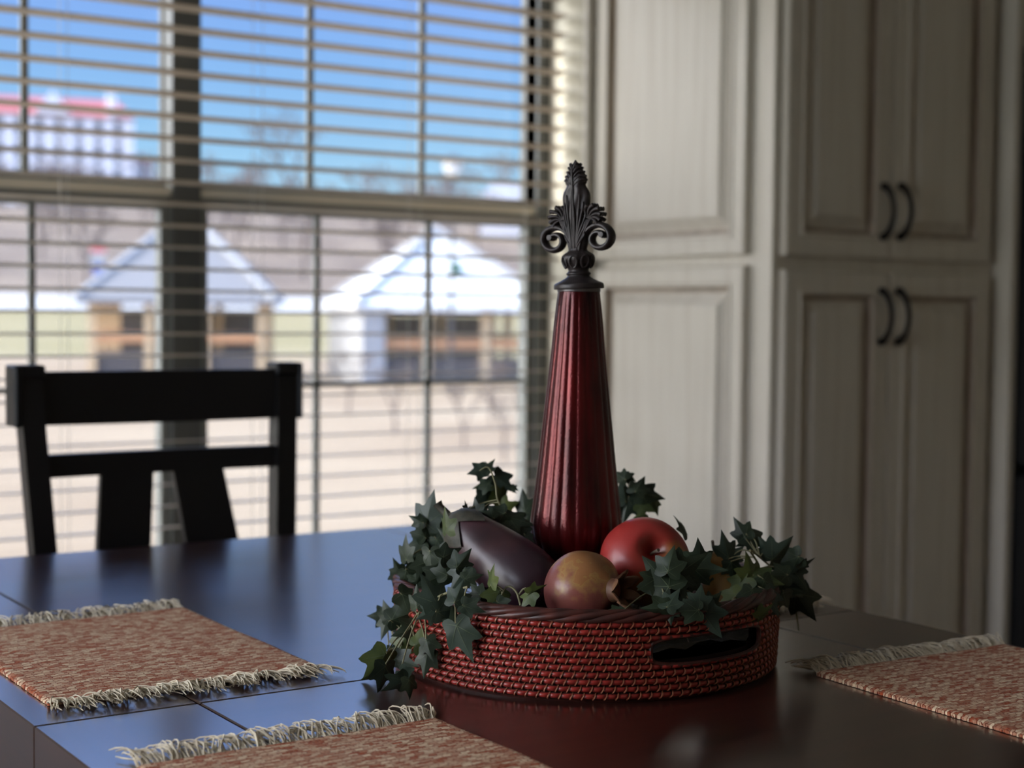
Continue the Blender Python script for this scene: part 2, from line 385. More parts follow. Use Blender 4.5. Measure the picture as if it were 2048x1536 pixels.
YG = 3.31   # window plane
gx = [onY(p, 200, YG).x for p in (60, 330, 395, 635, 860, 1060)]
MUL0, MUL1 = onY(330, 200, YG + .025).x, gx[2]
MUNT = {'window_1': (gx[0] - .30, gx[0]), 'window_2': (gx[3], gx[4])}
gx[5] = onY(1060, 200, YG + .02).x
RAILZ = onY(600, 432, YG).z; BARZ = onY(600, 771, YG).z
BOTZ = 2 * BARZ - RAILZ + .01
def window(name, x0, x1):
    t = thing(name, (x0, YG, SILL), kind='structure')
    fr = MB()   # outer frame
    fr.bb(x0 - .045, x0 + .0, YG - .02, YG + .055, SILL, ZH); fr.bb(x1, x1 + .045, YG - .02, YG + .055, SILL, ZH)
    fr.bb(x0, x1, YG - .02, YG + .055, SILL, BOTZ - .04); fr.bb(x0, x1, YG - .02, YG + .055, ZH - .05, ZH)
    fr.build('window_frame', M['vinyl_shaded'], t, smooth=False)
    # lower sash, nearer
    lo = MB(); ya, yb = YG - .005, YG + .03
    lo.bb(x0, x0 + .022, ya, yb, BOTZ - .04, RAILZ); lo.bb(x1 - .022, x1, ya, yb, BOTZ - .04, RAILZ)
    lo.bb(x0, x1, ya, yb, BOTZ - .04, BOTZ); lo.bb(x0, x1, ya, yb, RAILZ - .0, RAILZ + .030)
    lo.build('lower_sash', M['vinyl'], t, smooth=False)
    MB().bb(x0, x1, YG - .012, YG + .03, RAILZ + .031, RAILZ + .050).build('rail_lip', M['wall'], t, smooth=False)
    up = MB(); ya, yb = YG + .034, YG + .052
    up.bb(x0 - .01, x0 + .004, ya, yb, RAILZ, ZH); up.bb(x1 - .004, x1 + .01, ya, yb, RAILZ, ZH)
    up.bb(x0, x1, ya, yb, RAILZ + .01, RAILZ + .068); up.bb(x0, x1, ya, yb, ZH - .08, ZH - .05)
    up.build('upper_sash', M['vinyl_shaded'], t, smooth=False)
    mu = MB()
    for x in MUNT[name]:
        mu.bb(x - .0085, x + .0085, YG + .037, YG + .045, RAILZ, ZH)
        mu.bb(x - .003, x + .012, YG + .005, YG + .017, BOTZ, RAILZ)
    mu.bb(x0, x1, YG + .005, YG + .017, BARZ - .005, BARZ + .007)
    mu.build('muntins', M['vinyl'], t, smooth=False)
    MB().bb(x0, x1, YG + .0175, YG + .0205, BOTZ, RAILZ).build('glass_pane', M['glass'], t, smooth=False)
    MB().bb(x0, x1, YG + .0455, YG + .0485, RAILZ + .04, ZH - .06).build('glass_pane', M['glass'], t, smooth=False)
    MB().bb(x0, x1, YG + .058, YG + .059, BOTZ - .02, RAILZ).build('insect_screen', M['screen'], t, smooth=False)
    return t
window('window_1', .38, MUL0); window('window_2', MUL1, gx[5])
b = MB(); b.bb(gx[5] + .0, WX1, YG - .01, Y1 + .002, SILL, ZH); b.bb(MUL0 + .012, MUL1, YG - .02, YG + .05, SILL, ZH)
struct('trim_3', b, M['vinyl_shaded'])

# blind
YS = 3.215; PITCH = .0474
z157 = onY(0, 157, YS).z
bl = thing('window_blind', (WX0 + .01, YS, SILL), 'cream horizontal slat blind hanging open across the whole window', 'blind')
b = MB(); z = z157 - 40 * PITCH
while z < SILL + .04: z += PITCH
while z < ZH - .07:
    t_ = .0009
    x0, x1 = WX0 + .012, WX1 - .008
    # thin crowned slat
    vs = []; K = 6
    for xx in (x0, x1):
        for k in range(K + 1):
            a = -1 + 2 * k / K; vs.append((xx, YS + a * .025, z + .0022 * (1 - a * a) + t_ - a * .0024))
        for k in range(K, -1, -1):
            a = -1 + 2 * k / K; vs.append((xx, YS + a * .025, z + .0022 * (1 - a * a) - t_ - a * .0024))
    n = 2 * (K + 1)
    b.add(vs, [(i, (i + 1) % n, n + (i + 1) % n, n + i) for i in range(n)] + [list(range(n)), list(range(n, 2 * n))])
    z += PITCH
b.build('slats', M['slat'], bl)
MB().bb(WX0 + .01, WX1 - .006, YS - .028, YS + .028, ZH - .06, ZH - .002, bev=.003).build('headrail', M['slat'], bl)
MB().bb(WX0 + .012, WX1 - .008, YS - .026, YS + .026, SILL + .003, SILL + .02, bev=.003).build('bottom_rail', M['slat'], bl)
for x in (.60, 1.03, 1.47, 1.88, 2.22):
    c = MB()
    for dy in (-.027, .027): c.tube([(x, YS + dy, SILL + .02), (x, YS + dy, ZH - .06)], .0007, 4)
    c.build('ladder_cord', M['cord'], bl)

# ------------------------------------------------------------------ pantry cabinet
CXL = WX1 + .038                       # face that looks left
c0 = onX(1545, 500, CXL); CFY = c0.y    # front face
def panel(mb, O, U, V, Nn, w_, h_, th=.02, fr=.055, deep=.015):
    """raised panel door: O lower left corner, U width dir, V up, Nn outwards"""
    O, U, V, Nn = map(Vector, (O, U, V, Nn))
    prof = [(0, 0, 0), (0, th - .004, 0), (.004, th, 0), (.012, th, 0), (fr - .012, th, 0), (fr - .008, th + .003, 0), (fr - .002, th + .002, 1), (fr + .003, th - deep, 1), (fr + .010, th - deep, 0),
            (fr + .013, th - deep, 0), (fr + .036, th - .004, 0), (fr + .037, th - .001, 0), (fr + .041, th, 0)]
    vs = []
    for ins, d, _ in prof:
        for (a, c) in ((ins, ins), (w_ - ins, ins), (w_ - ins, h_ - ins), (ins, h_ - ins)): vs.append(O + U * a + V * c + Nn * d)
    for i in range(len(prof) - 1):
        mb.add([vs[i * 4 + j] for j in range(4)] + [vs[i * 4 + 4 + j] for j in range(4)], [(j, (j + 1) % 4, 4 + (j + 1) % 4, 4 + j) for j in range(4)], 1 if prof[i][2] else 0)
    mb.add(vs[-4:], [(0, 1, 2, 3)], 0)
    mb.add(vs[:4], [(3, 2, 1, 0)], 0)
DY = CFY - .022
xd0 = onY(1572, 500, DY).x; xdm = onY(1781, 560, DY).x; xd1 = onY(1982, 500, DY).x
cab = thing('pantry_cabinet', (CXL, CFY, 0), 'tall cream glazed pantry cabinet with raised panel doors beside the window', 'cabinet')
XC1 = xd1 + .03
b = MB(); b.bb(CXL, XC1, CFY, YW - .003, .09, 2.45, bev=.003); b.bb(CXL + .02, XC1, CFY + .06, YW - .01, 0, .09)
b.build('carcass', M['cream'], cab, smooth=False)
MB().bb(CXL - .03, XC1, CFY - .03, YW - .003, 2.45, 2.54, bev=.01).build('crown_moulding', M['cream'], cab, smooth=False)
zgapU = onY(1600, 512, DY).z; zgapL = onY(1600, 540, DY).z
mats2 = [M['cream'], M['glaze']]
def pull(parent, x, z0, z1):
    h = MB(); pts = []
    for k in range(13):
        s_ = k / 12; o_ = math.sin(PI * s_) ** .6 * .03
        pts.append((x, DY - .004 - o_, z0 + (z1 - z0) * s_))
    h.tube(pts, [.0055 + .003 * abs(2 * k / 12 - 1) ** 3 for k in range(13)], 10)
    for zz in (z0, z1): h.tube([(x, DY + .002, zz), (x, DY - .012, zz)], [.009, .007], 12)
    h.build('handle', M['iron'], parent)
for (xa, xb, hx) in ((xd0, xdm - .0015, onY(1766, 420, DY).x), (xdm + .0015, xd1, onY(1800, 420, DY).x)):
    for (za, zb, hy) in ((zgapU, 2.42, (372, 474)), (.12, zgapL, (582, 684))):
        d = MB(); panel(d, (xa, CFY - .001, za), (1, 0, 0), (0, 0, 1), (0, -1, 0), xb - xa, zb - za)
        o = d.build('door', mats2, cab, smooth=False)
        px_ = 1766 if xa == xd0 else 1800
        pull(o, hx, onY(px_, hy[1], DY).z, onY(px_, hy[0], DY).z)
yp1 = onX(1487, 500, CXL - .02).y
zu = onX(1340, 514, CXL - .02).z; zl = onX(1340, 534, CXL - .02).z
for (za, zb) in ((zu, 2.42), (.12, zl)):
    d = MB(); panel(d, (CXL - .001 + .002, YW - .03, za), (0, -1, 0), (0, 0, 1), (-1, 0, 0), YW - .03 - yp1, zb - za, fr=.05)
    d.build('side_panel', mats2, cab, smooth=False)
# enclosure panel beside the pantry and the refrigerator in it
ep = XC1 + .0015; py0 = onX(2024, 500, ep).y
tag(recenter(MB().bb(ep, ep + .028, py0, YW - .003, 0, 2.5, bev=.003).build('enclosure_panel', M['cream']), (ep, py0, 0)),
    'narrow cream end panel standing right of the pantry doors', 'cabinet panel')
fx = ep + .034
fr = thing('refrigerator', (fx, py0 + .02, 0), 'black refrigerator at the right edge, past the cream end panel', 'refrigerator')
MB().bb(fx, fx + .85, py0 + .02, YW - .05, .02, 1.78, bev=.006).build('body', M['blackfr'], fr)
MB().bb(fx, fx + .422, py0 - .05, py0 + .015, .75, 1.78, bev=.012).build('door', M['blackfr'], fr)
MB().bb(fx + .428, fx + .85, py0 - .05, py0 + .015, .75, 1.78, bev=.012).build('door', M['blackfr'], fr)
MB().bb(fx, fx + .85, py0 - .05, py0 + .015, .06, .74, bev=.012).build('freezer_drawer', M['blackfr'], fr)
for x in (fx + .38, fx + .47): MB().tube([(x, py0 - .05, .95), (x, py0 - .09, .98), (x, py0 - .09, 1.55), (x, py0 - .05, 1.58)], .01, 10).build('handle', M['iron'], fr)

# ------------------------------------------------------------------ table
TX0, TX1, TYF = .393, 1.395, 2.233
L1Y = onZ(68, 1453, TZ).y; TYN = 2 * L1Y - TYF
L2X = onZ(395, 1405, TZ).x; L3X = onZ(1750, 1303, TZ).x
tb = thing('dining_table', ((TX0 + TX1) / 2, L1Y, 0), 'dark cherry wood dining table carrying the basket and placemats', 'table')
G = .0011; TT = .038
def board(x0, x1, y0, y1, m, name='leaf'):
    MB().bb(x0, x1, y0, y1, TZ - TT, TZ, bev=.0012).build(name, m, tb, smooth=False)
for (ya, yb) in ((TYN, L1Y - G), (L1Y + G, TYF)):
    board(TX0, L2X - G, ya, yb, M['tableY'], 'end_board'); board(L3X + G, TX1, ya, yb, M['tableY'], 'end_board')
    board(L2X + G, L3X - G, ya, yb, M['tableX'], 'tabletop')
MB().bb(TX0 + .01, TX1 - .01, TYN + .01, TYF - .01, TZ - TT - .004, TZ - TT + .002).build('underframe', M['groove'], tb, smooth=False)
b = MB()
for (xa, xb, ya, yb) in ((TX0 + .05, TX1 - .05, TYN + .05, TYN + .075), (TX0 + .05, TX1 - .05, TYF - .075, TYF - .05), (TX0 + .05, TX0 + .075, TYN + .05, TYF - .05), (TX1 - .075, TX1 - .05, TYN + .05, TYF - .05)):
    b.bb(xa, xb, ya, yb, TZ - TT - .10, TZ - TT - .003)
b.build('apron', M['tableX'], tb, smooth=False)
for x in (TX0 + .085, TX1 - .085):
    for y in (TYN + .085, TYF - .085):
        MB().bb(x - .04, x + .04, y - .04, y + .04, 0, TZ - TT - .003, bev=.004).build('leg', M['tableX'], tb, smooth=False)

# ------------------------------------------------------------------ chair at the head of the table
YC = 2.42
def cx_(px, py, y=YC): p = onY(px, py, y); return p.x, p.z
ch = thing('dining_chair', (cx_(310, 900)[0], YC - .2, 0), 'black wooden dining chair with splayed back slats at the far table end', 'chair')
xl0, zt = cx_(22, 733); xr0, _ = cx_(597, 733)
xm = (xl0 + xr0) / 2
seatz = .47
lean = .045
def py_(z): return YC + (z - .95) * .10      # back leans away going up
def postx(z, s):                             # flares going up
    half = (xr0 - xl0) / 2 - .025
    return xm + s * (half - (zt - z) * .055)
_, zb0 = cx_(300, 843); _, zr1 = cx_(300, 900); _, zr2 = cx_(300, 944)
ztop = cx_(300, 741)[1]
for s in (-1, 1):
    pts = [(postx(z, s), py_(z) + (0 if z > seatz else (seatz - z) * .22), z) for z in (0.0, .2, seatz, .6, .75, .85, zt)]
    b = MB(); b.tube(pts, .0255, 4, sq=(1, 1), up=(1, 1, 0)); b.build('back_post', M['black'], ch, smooth=False)
def arc_board(x0, x1, z0, z1, dy, th, bow, zb=0):
    b = MB(); K = 16; vs = []
    for k in range(K + 1):
        s_ = k / K; x = x0 + (x1 - x0) * s_; bo = bow * (1 - (2 * s_ - 1) ** 2); y = py_((z0 + z1) / 2) + dy + bo
        za = z0 - zb * (1 - (2 * s_ - 1) ** 2)
        vs += [(x, y, za), (x, y + th, za), (x, y + th + .01 * 0, z1), (x, y, z1)]
    fs = []
    for k in range(K):
        for j in range(4): a = k * 4 + j; c = k * 4 + (j + 1) % 4; fs.append((a, c, c + 4, a + 4))
    fs += [(0, 1, 2, 3), (K * 4, K * 4 + 1, K * 4 + 2, K * 4 + 3)]
    return b.add(vs, fs)
xa = xl0 + .0; xb = xr0 - .0
b = arc_board(xa + .02, xb - .02, zb0, ztop, -.012, .024, .012, .002)
for (p, q) in ((xa, xa + .012), (xb - .009, xb)): b.bb(p, q, py_(zt) - .028, py_(zt) + .026, zb0 - .002, zt + .002, bev=.003)
for s in (-1, 1): b.bb(postx(zt, s) - .024, postx(zt, s) + .024, py_(zt) - .026, py_(zt) + .022, ztop - .01, zt + .002, bev=.003)
b.build('top_rail', M['black'], ch, smooth=False)
arc_board(postx(zr1, -1), postx(zr1, 1), zr2, zr1, -.010, .02, .010).build('lower_rail', M['black'], ch, smooth=False)
for (ta, tb_, ba, bb_) in ((200, 304, 187, 293), (343, 443, 365, 468)):
    z1_ = zr2 + .004; z2_ = cx_(240, 1095)[1]
    X1, X2 = cx_(ta, 945)[0], cx_(tb_, 945)[0]; X3, X4 = cx_(ba, 1095)[0], cx_(bb_, 1085)[0]
    k = (z1_ - seatz - .05) / (z1_ - z2_)
    X3, X4 = X1 + (X3 - X1) * k, X2 + (X4 - X2) * k; zz = seatz + .05
    ya, yb = py_(z1_) + .002, py_(zz) + .002
    MB().add([(X1, ya, z1_), (X2, ya, z1_), (X4, yb, zz), (X3, yb, zz), (X1, ya + .014, z1_), (X2, ya + .014, z1_), (X4, yb + .014, zz), (X3, yb + .014, zz)],
             [(0, 1, 2, 3), (4, 5, 6, 7), (0, 1, 5, 4), (1, 2, 6, 5), (2, 3, 7, 6), (3, 0, 4, 7)]).build('back_slat', M['black'], ch, smooth=False)
MB().bb(postx(.5, -1), postx(.5, 1), py_(.5) - .01, py_(.5) + .012, seatz + .02, seatz + .06).build('bottom_rail', M['black'], ch, smooth=False)
hw = (xr0 - xl0) / 2 - .03
MB().bb(xm - hw, xm + hw, YC - .48, YC - .07, seatz - .02, seatz + .018, bev=.008).build('seat', M['black'], ch)
b = MB(); b.bb(xm - hw + .02, xm + hw - .02, YC - .46, YC - .44, seatz - .08, seatz - .021); b.bb(xm - hw + .01, xm - hw + .03, YC - .44, YC - .06, seatz - .08, seatz - .021); b.bb(xm + hw - .03, xm + hw - .01, YC - .44, YC - .06, seatz - .08, seatz - .021)
b.build('seat_apron', M['black'], ch, smooth=False)
for s in (-1, 1): MB().bb(xm + s * (hw - .025) - .02, xm + s * (hw - .025) + .02, YC - .46, YC - .42, 0, seatz - .021, bev=.003).build('front_leg', M['black'], ch, smooth=False)

# ------------------------------------------------------------------ placemats
def noise3(x, y, z=0): return noise.noise(Vector((x, y, z)))
def placemat_parts(seed, w_=.272, l_=.355):
    rr = random.Random(seed)
    body = MB(); NX, NY = 90, 116; zt_ = .0036; vs = []
    def wob(x, y): return .0014 * noise3(x * 9 + seed, y * 9) + .0008
    for j in range(NY + 1):
        for i in range(NX + 1):
            x = -w_ / 2 + w_ * i / NX; y = -l_ / 2 + l_ * j / NY
            ex = 0
            if i in (0, NX): ex = (.0012 if j % 2 else -.0006) * (1 if i else -1)
            edge = min(i, NX - i) / 1.0
            vs.append((x + ex, y, zt_ * (1 if edge >= 1 and 0 < j < NY else .55) + wob(x, y) + (.0004 if (j % 2) else 0)))
    n = NX + 1
    fs = [(j * n + i, j * n + i + 1, (j + 1) * n + i + 1, (j + 1) * n + i) for j in range(NY) for i in range(NX)]
    body.add(vs, fs)
    rim = [j * n for j in range(NY + 1)][::-1] + list(range(1, n)) + [j * n + NX for j in range(1, NY + 1)] + [NY * n + i for i in range(NX - 1, 0, -1)]
    k = len(body.v); body.v += [Vector((vs[i][0], vs[i][1], .0002)) for i in rim]
    L = len(rim)
    for a in range(L): body.f.append([rim[a], rim[(a + 1) % L], k + (a + 1) % L, k + a]); body.m.append(0)
    fr_ = []
    for s in (-1, 1):
        f = MB(); cnt = 330; drift = 0; cl = 0; ln = 0
        for q in range(cnt):
            x = -w_ / 2 + w_ * (q + .5) / cnt
            if q % 6 == 0: cl = rr.uniform(-1.0, 1.0) + .3 * math.sin(q * .09 + seed); ln = rr.uniform(.75, 1.12)
            le = (.038 if s < 0 else .036) * ln * rr.uniform(.8, 1.1)
            dx = cl * .4 + rr.uniform(-.22, .22); lift = rr.uniform(.0, .010)
            wig = rr.uniform(-.004, .004); wp = rr.uniform(0, 6)
            pts = []
            for e in range(7):
                u = e / 6
                zz = .0022 + lift * math.sin(PI * min(u * .8, 1)) * (1 if u < .9 else .9) + .0006 * rr.random()
                if s < 0: zz = max(zz, .0012)
                pts.append((x + dx * le * u ** 1.3 + wig * math.sin(u * 5 + wp), s * (l_ / 2 - .002 + le * u * (1 - .12 * abs(dx))), zz))
            f.tube(pts, [.00068] * 6 + [.0004], 4)
        fr_.append(f)
    return body, fr_
def placemat(x, y, rz, label, seed):
    t = thing('placemat', (x, y, TZ + .0003), label, 'placemat', None, None, rz)
    body, fr_ = placemat_parts(seed)
    body.build('woven_cloth', M['weave'], t, local=True, angle=60)
    for f in fr_: f.build('fringe', M['fringe'], t, local=True, angle=80)
    return t
def mat_from_corner(px, py, sx, sy, w_=.272, l_=.355, rz=0):
    p = onZ(px, py, TZ); o = Matrix.Rotation(rz, 3, 'Z') @ Vector((sx * w_ / 2, sy * l_ / 2, 0))
    return p.x + o.x, p.y + o.y
mx_, my_ = mat_from_corner(640, 1340, -1, 1)
placemat(mx_, my_, 0, 'red and cream woven placemat lying farther back at the left, near the chair', 3)
mx_, my_ = mat_from_corner(872, 1444, -1, -1)
placemat(mx_, my_, 0, 'red and cream woven placemat in the foreground, cut off by the bottom edge', 5)
rzr = math.radians(-3)
mx_, my_ = mat_from_corner(1632, 1352, 1, -1, rz=rzr)
placemat(mx_, my_, rzr, 'red and cream woven placemat right of the basket, at the right edge', 9)
pf = onZ(1640, 1212, TZ)
placemat(pf.x - .136, pf.y + .005 + .355 / 2 + .012, 0, 'woven placemat mostly hidden behind the basket, only its pale fringe showing', 12)

# ------------------------------------------------------------------ basket
dirv = W(1170, 1300, 1) - EYE; dirv.z = 0; dirv.normalize()
BC = Vector((dirv.x * 1.602, dirv.y * 1.602, TZ)); BR = .196
DEP = (BC - EYE).dot(cam_f)
rt = Vector((cam_r.x, cam_r.y, 0)).normalized(); toC = Vector((-dirv.x, -dirv.y, 0))
angC = math.atan2(toC.y, toC.x)
def ang_px(px):
    """angle on the basket's outer wall, front side, seen at column px"""
    r = W(px, 1330, 1) - EYE; r.z = 0; r.normalize(); oc = -Vector((BC.x, BC.y, 0)); bq = r.dot(oc); c = oc.length_squared - BR * BR
    d_ = bq * bq - c; tt = -bq - math.sqrt(max(d_, 0)); p = r * tt - Vector((BC.x, BC.y, 0)); return math.atan2(p.y, p.x)
ha = sorted((ang_px(1300), ang_px(1515))); hmid = sum(ha) / 2; hhw = (ha[1] - ha[0]) / 2
bk = thing('basket', BC, 'round red woven rattan basket holding the bottle, fruit and ivy', 'basket')
ROWS = 11; RH = .0067; NC = 116; Z0 = .003
HZ0, HZ1 = Z0 + RH * 4.5, Z0 + RH * 8.6
def in_handle(a, z):
    for mid in (hmid, hmid + PI):
        da = (a - mid + PI) % (2 * PI) - PI
        if abs(da) < hhw * 1.0:
            u = abs(da) / hhw; dz = (z - (HZ0 + HZ1) / 2) / ((HZ1 - HZ0) / 2)
            if u ** 4 + dz ** 4 < 1: return True
    return False
def brad(z):
    u = z / (ROWS * RH); return BR - .003 + .003 * math.sin(min(u, 1) * PI * .62) + .001 * noise3(z * 50, 3)
# reeds as a heightfield of coils pinched by the bindings
b = MB(); SU, SV = 7, 6; NU = NC * SU; NV = ROWS * SV
vs = []
for j in range(NV + 1):
    z = Z0 + RH * ROWS * j / NV; row = min(j // SV, ROWS - 1); fv = (j % SV) / SV
    coil = math.sin(PI * fv) ** .7 if j % SV else 0
    for i in range(NU):
        a = 2 * PI * i / NU; fu = ((i / SU) + row * .28) % 1
        pin = math.sin(PI * fu) ** .5 if fu > 0 else 0
        vs.append(((brad(z) + .0042 * coil * (.35 + .65 * pin)) * math.cos(a), (brad(z) + .0042 * coil * (.35 + .65 * pin)) * math.sin(a), z))
fs = []; crease_shade = []
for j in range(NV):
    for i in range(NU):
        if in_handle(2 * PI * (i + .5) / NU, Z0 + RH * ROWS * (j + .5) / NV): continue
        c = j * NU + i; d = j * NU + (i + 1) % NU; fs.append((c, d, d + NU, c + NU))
        fu = ((i + .5) / SU + (j // SV) * .28) % 1; crease_shade.append(1 if (j % SV in (0, SV - 1) or fu < .15) else 0)  # dark faces paint the crease shade between coils and blocks
b.add(vs, fs); b.m[-len(crease_shade):] = crease_shade
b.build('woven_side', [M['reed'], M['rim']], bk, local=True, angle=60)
# bindings, slanting over every coil
b = MB()
for row in range(ROWS):
    for c in range(NC):
        pts = []; ok = True
        for e in range(6):
            u = e / 5; z = Z0 + RH * (row + .02 + u * .96)
            a = 2 * PI * ((c - row * .28 + (u - .5) * .26) / NC)
            if in_handle(a, z): ok = False; break
            r = brad(z) + .0008 + .0042 * math.sin(PI * u) ** .7 * .85
            pts.append((r * math.cos(a), r * math.sin(a), z))
        if ok: b.tube(pts, .0008, 4, cap=False)
b.build('binding_strands', M['bind'], bk, local=True, angle=60)
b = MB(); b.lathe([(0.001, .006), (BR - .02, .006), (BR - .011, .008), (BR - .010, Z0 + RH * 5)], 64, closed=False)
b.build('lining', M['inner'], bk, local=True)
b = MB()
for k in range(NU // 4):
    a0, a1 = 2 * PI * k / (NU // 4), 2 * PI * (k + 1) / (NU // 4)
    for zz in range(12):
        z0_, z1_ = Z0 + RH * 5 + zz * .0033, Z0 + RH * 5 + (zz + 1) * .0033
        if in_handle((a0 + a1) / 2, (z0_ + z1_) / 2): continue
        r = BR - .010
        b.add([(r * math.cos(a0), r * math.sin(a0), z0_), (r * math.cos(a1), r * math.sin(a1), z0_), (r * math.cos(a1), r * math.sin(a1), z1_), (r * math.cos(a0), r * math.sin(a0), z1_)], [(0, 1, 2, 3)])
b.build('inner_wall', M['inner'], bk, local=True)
# rolled edges of the hand holes
for mid in (hmid, hmid + PI):
    pts = []
    for k in range(49):
        t_ = 2 * PI * k / 48; cu = math.copysign(abs(math.cos(t_)) ** .5, math.cos(t_)); sv = math.copysign(abs(math.sin(t_)) ** .5, math.sin(t_))
        a = mid + hhw * 1.0 * cu; z = (HZ0 + HZ1) / 2 + sv * (HZ1 - HZ0) / 2; r = brad(z) + .001
        pts.append((r * math.cos(a), r * math.sin(a), z))
    MB().tube(pts, .0022, 8, cap=False).build('hand_hole_edge', M['rim'], bk, local=True)
# twisted rim
b = MB(); RZ = Z0 + RH * ROWS + .004; NS = 5; TW = 44
for s in range(NS):
    pts = []; rad = []
    for k in range(481):
        a = 2 * PI * k / 480; ph = a * TW / NS * 1.0 + 2 * PI * s / NS
        ph = TW / NS * a + 2 * PI * s / NS if (TW % NS) else ph
        ph = round(TW / NS) * a + 2 * PI * s / NS
        r = BR - .002 + .0048 * math.cos(ph); z = RZ + .0036 * math.sin(ph)
        pts.append((r * math.cos(a), r * math.sin(a), z))
    b.tube(pts, .0036, 6, cap=False)
b.build('rim', M['rim'], bk, local=True, angle=80)
MB().lathe([(BR - .02, 0), (BR - .006, 0), (BR - .004, .004), (BR - .012, .006)], 96, closed=False).build('foot_ring', M['rim'], bk, local=True)

# filler: dried moss bed with twigs
b = MB(); K, S = 40, 72; vs = []
for i in range(K + 1):
    r = (BR - .016) * i / K
    for j in range(S):
        a = 2 * PI * j / S; x, y = r * math.cos(a), r * math.sin(a)
        z = .046 + .012 * noise3(x * 25, y * 25) + .006 * noise3(x * 80, y * 80) - .006 * (i / K) ** 4
        vs.append((BC.x + x, BC.y + y, TZ + z))
fs = [((i) * S + j, i * S + (j + 1) % S, (i + 1) * S + (j + 1) % S, (i + 1) * S + j) for i in range(1, K) for j in range(S)]
b.add(vs, fs); b.add([vs[S + j] for j in range(S)], [list(range(S))])
for k in range(S): pass
o = b.build('dried_moss', M['moss']); recenter(o, BC); tag(o, 'dark dried moss bedding filling the red basket under the fruit', 'moss', kind='stuff')
b = MB(); rr = random.Random(4)
for q in range(150):
    a = rr.uniform(0, 2 * PI); r = rr.uniform(.05, BR - .03); p = Vector((BC.x + r * math.cos(a), BC.y + r * math.sin(a), TZ + .055)); pts = []
    d = Vector((rr.uniform(-1, 1), rr.uniform(-1, 1), rr.uniform(.1, .7))).normalized() * rr.uniform(.006, .011)
    for e in range(6):
        pts.append(p.copy()); p = p + d; d = (d + Vector((rr.uniform(-.3, .3), rr.uniform(-.3, .3), rr.uniform(-.5, .25))) * d.length).normalized() * d.length
        rad_ = math.hypot(p.x - BC.x, p.y - BC.y)
        if rad_ > BR - .02: d.x -= (p.x - BC.x) * .1; d.y -= (p.y - BC.y) * .1
    b.tube(pts, .0007, 4)
o = b.build('twig_tangle', M['twig']); recenter(o, BC + Vector((0, 0, .045))); tag(o, 'tangle of thin dry twigs lying on the moss in the basket', 'twigs', kind='stuff')

# ------------------------------------------------------------------ decorative bottle with finial
VD = DEP + .0
vb = W(1150, 1250, VD); VC = Vector((vb.x, vb.y, 0))
def vz(py): return W(1154, py, VD).z
PXM = F / VD
vase = thing('decorative_bottle', (VC.x, VC.y, TZ + .03), 'tall fluted red glass bottle with black fleur-de-lis stopper in the basket', 'bottle')
pr = [(575, 38), (578, 41), (586, 42), (640, 48), (706, 54), (815, 66), (925, 77.5), (997, 86), (1030, 90.5), (1050, 91), (1075, 87), (1100, 78), (1125, 66), (1150, 56), (1175, 52), (1195, 58), (1215, 64)]
prof = [(r / PXM, vz(py)) for py, r in pr]
# smooth the profile
def cr_interp(pts, n):
    out = []
    for i in range(len(pts) - 1):
        p0 = pts[max(i - 1, 0)]; p1 = pts[i]; p2 = pts[i + 1]; p3 = pts[min(i + 2, len(pts) - 1)]
        for k in range(n):
            t = k / n
            out.append(tuple(.5 * ((2 * p1[j]) + (-p0[j] + p2[j]) * t + (2 * p0[j] - 5 * p1[j] + 4 * p2[j] - p3[j]) * t * t + (-p0[j] + 3 * p1[j] - 3 * p2[j] + p3[j]) * t ** 3) for j in range(len(p1))))
    out.append(tuple(pts[-1])); return out
prof = cr_interp(prof, 6)
NF = 20
zt0, zb1 = vz(590), vz(1100)
def flute(a, z):
    k = min(1, max(0, (vz(576) - z) / .02)); f_ = abs(math.sin(a * NF / 2 + .4)) ** .7
    return 1 + k * (.042 * f_ - .036)
MB().lathe(prof, NF * 10, c=(VC.x, VC.y, 0), mod=flute).build('glass_body', M['vase'], vase, angle=50)
MB().lathe([(37 / PXM, vz(573)), (42.5 / PXM, vz(577)), (43 / PXM, vz(583)), (41 / PXM, vz(585))], 48, c=(VC.x, VC.y, 0)).build('foil_collar', M['foil'], vase)
# finial, local units u = 1/4.8 px
U_ = 1 / 4.8 / PXM
FO = Vector((VC.x, VC.y, vz(578)))
fin_c = W(1158, 578, VD)
yawf = math.atan2(-toC.y, -toC.x)   # away from the camera
phi = math.radians(-34)
Rf = Matrix.Rotation(math.atan2(rt.y, rt.x) + phi, 3, 'Z')     # local x -> across
tiltm = Matrix.Rotation(math.radians(-2.0), 3, toC) 
rollm = Matrix.Rotation(math.radians(-2.2), 3, -toC)
def FL(x, y, z):
    """local: x across (drawing units, foreshortening undone), y depth away, z up from the disc"""
    v = Rf @ Vector((x * U_ / math.cos(phi), y * U_, 0)); v.z = z * U_
    return FO + rollm @ v
fl = MB()
def fz(v): return 1318 - v
pl = [(205, 1335), (205, 1322), (236, 1318), (238, 1290), (228, 1268), (170, 1240), (125, 1215), (108, 1200), (106, 1190), (116, 1182), (116, 1170), (104, 1160), (96, 1150), (102, 1128), (128, 1085), (148, 1045), (150, 1010), (128, 985), (90, 960), (80, 930), (40, 915)]
pl = cr_interp([(r * U_, fz(v) * U_) for r, v in pl], 3)
fl.lathe(pl, 48, c=tuple(FO), rot=rollm, mod=lambda a, z: 1 + (.05 * math.cos(a * 8) if fz(1110) * U_ < z else 0))
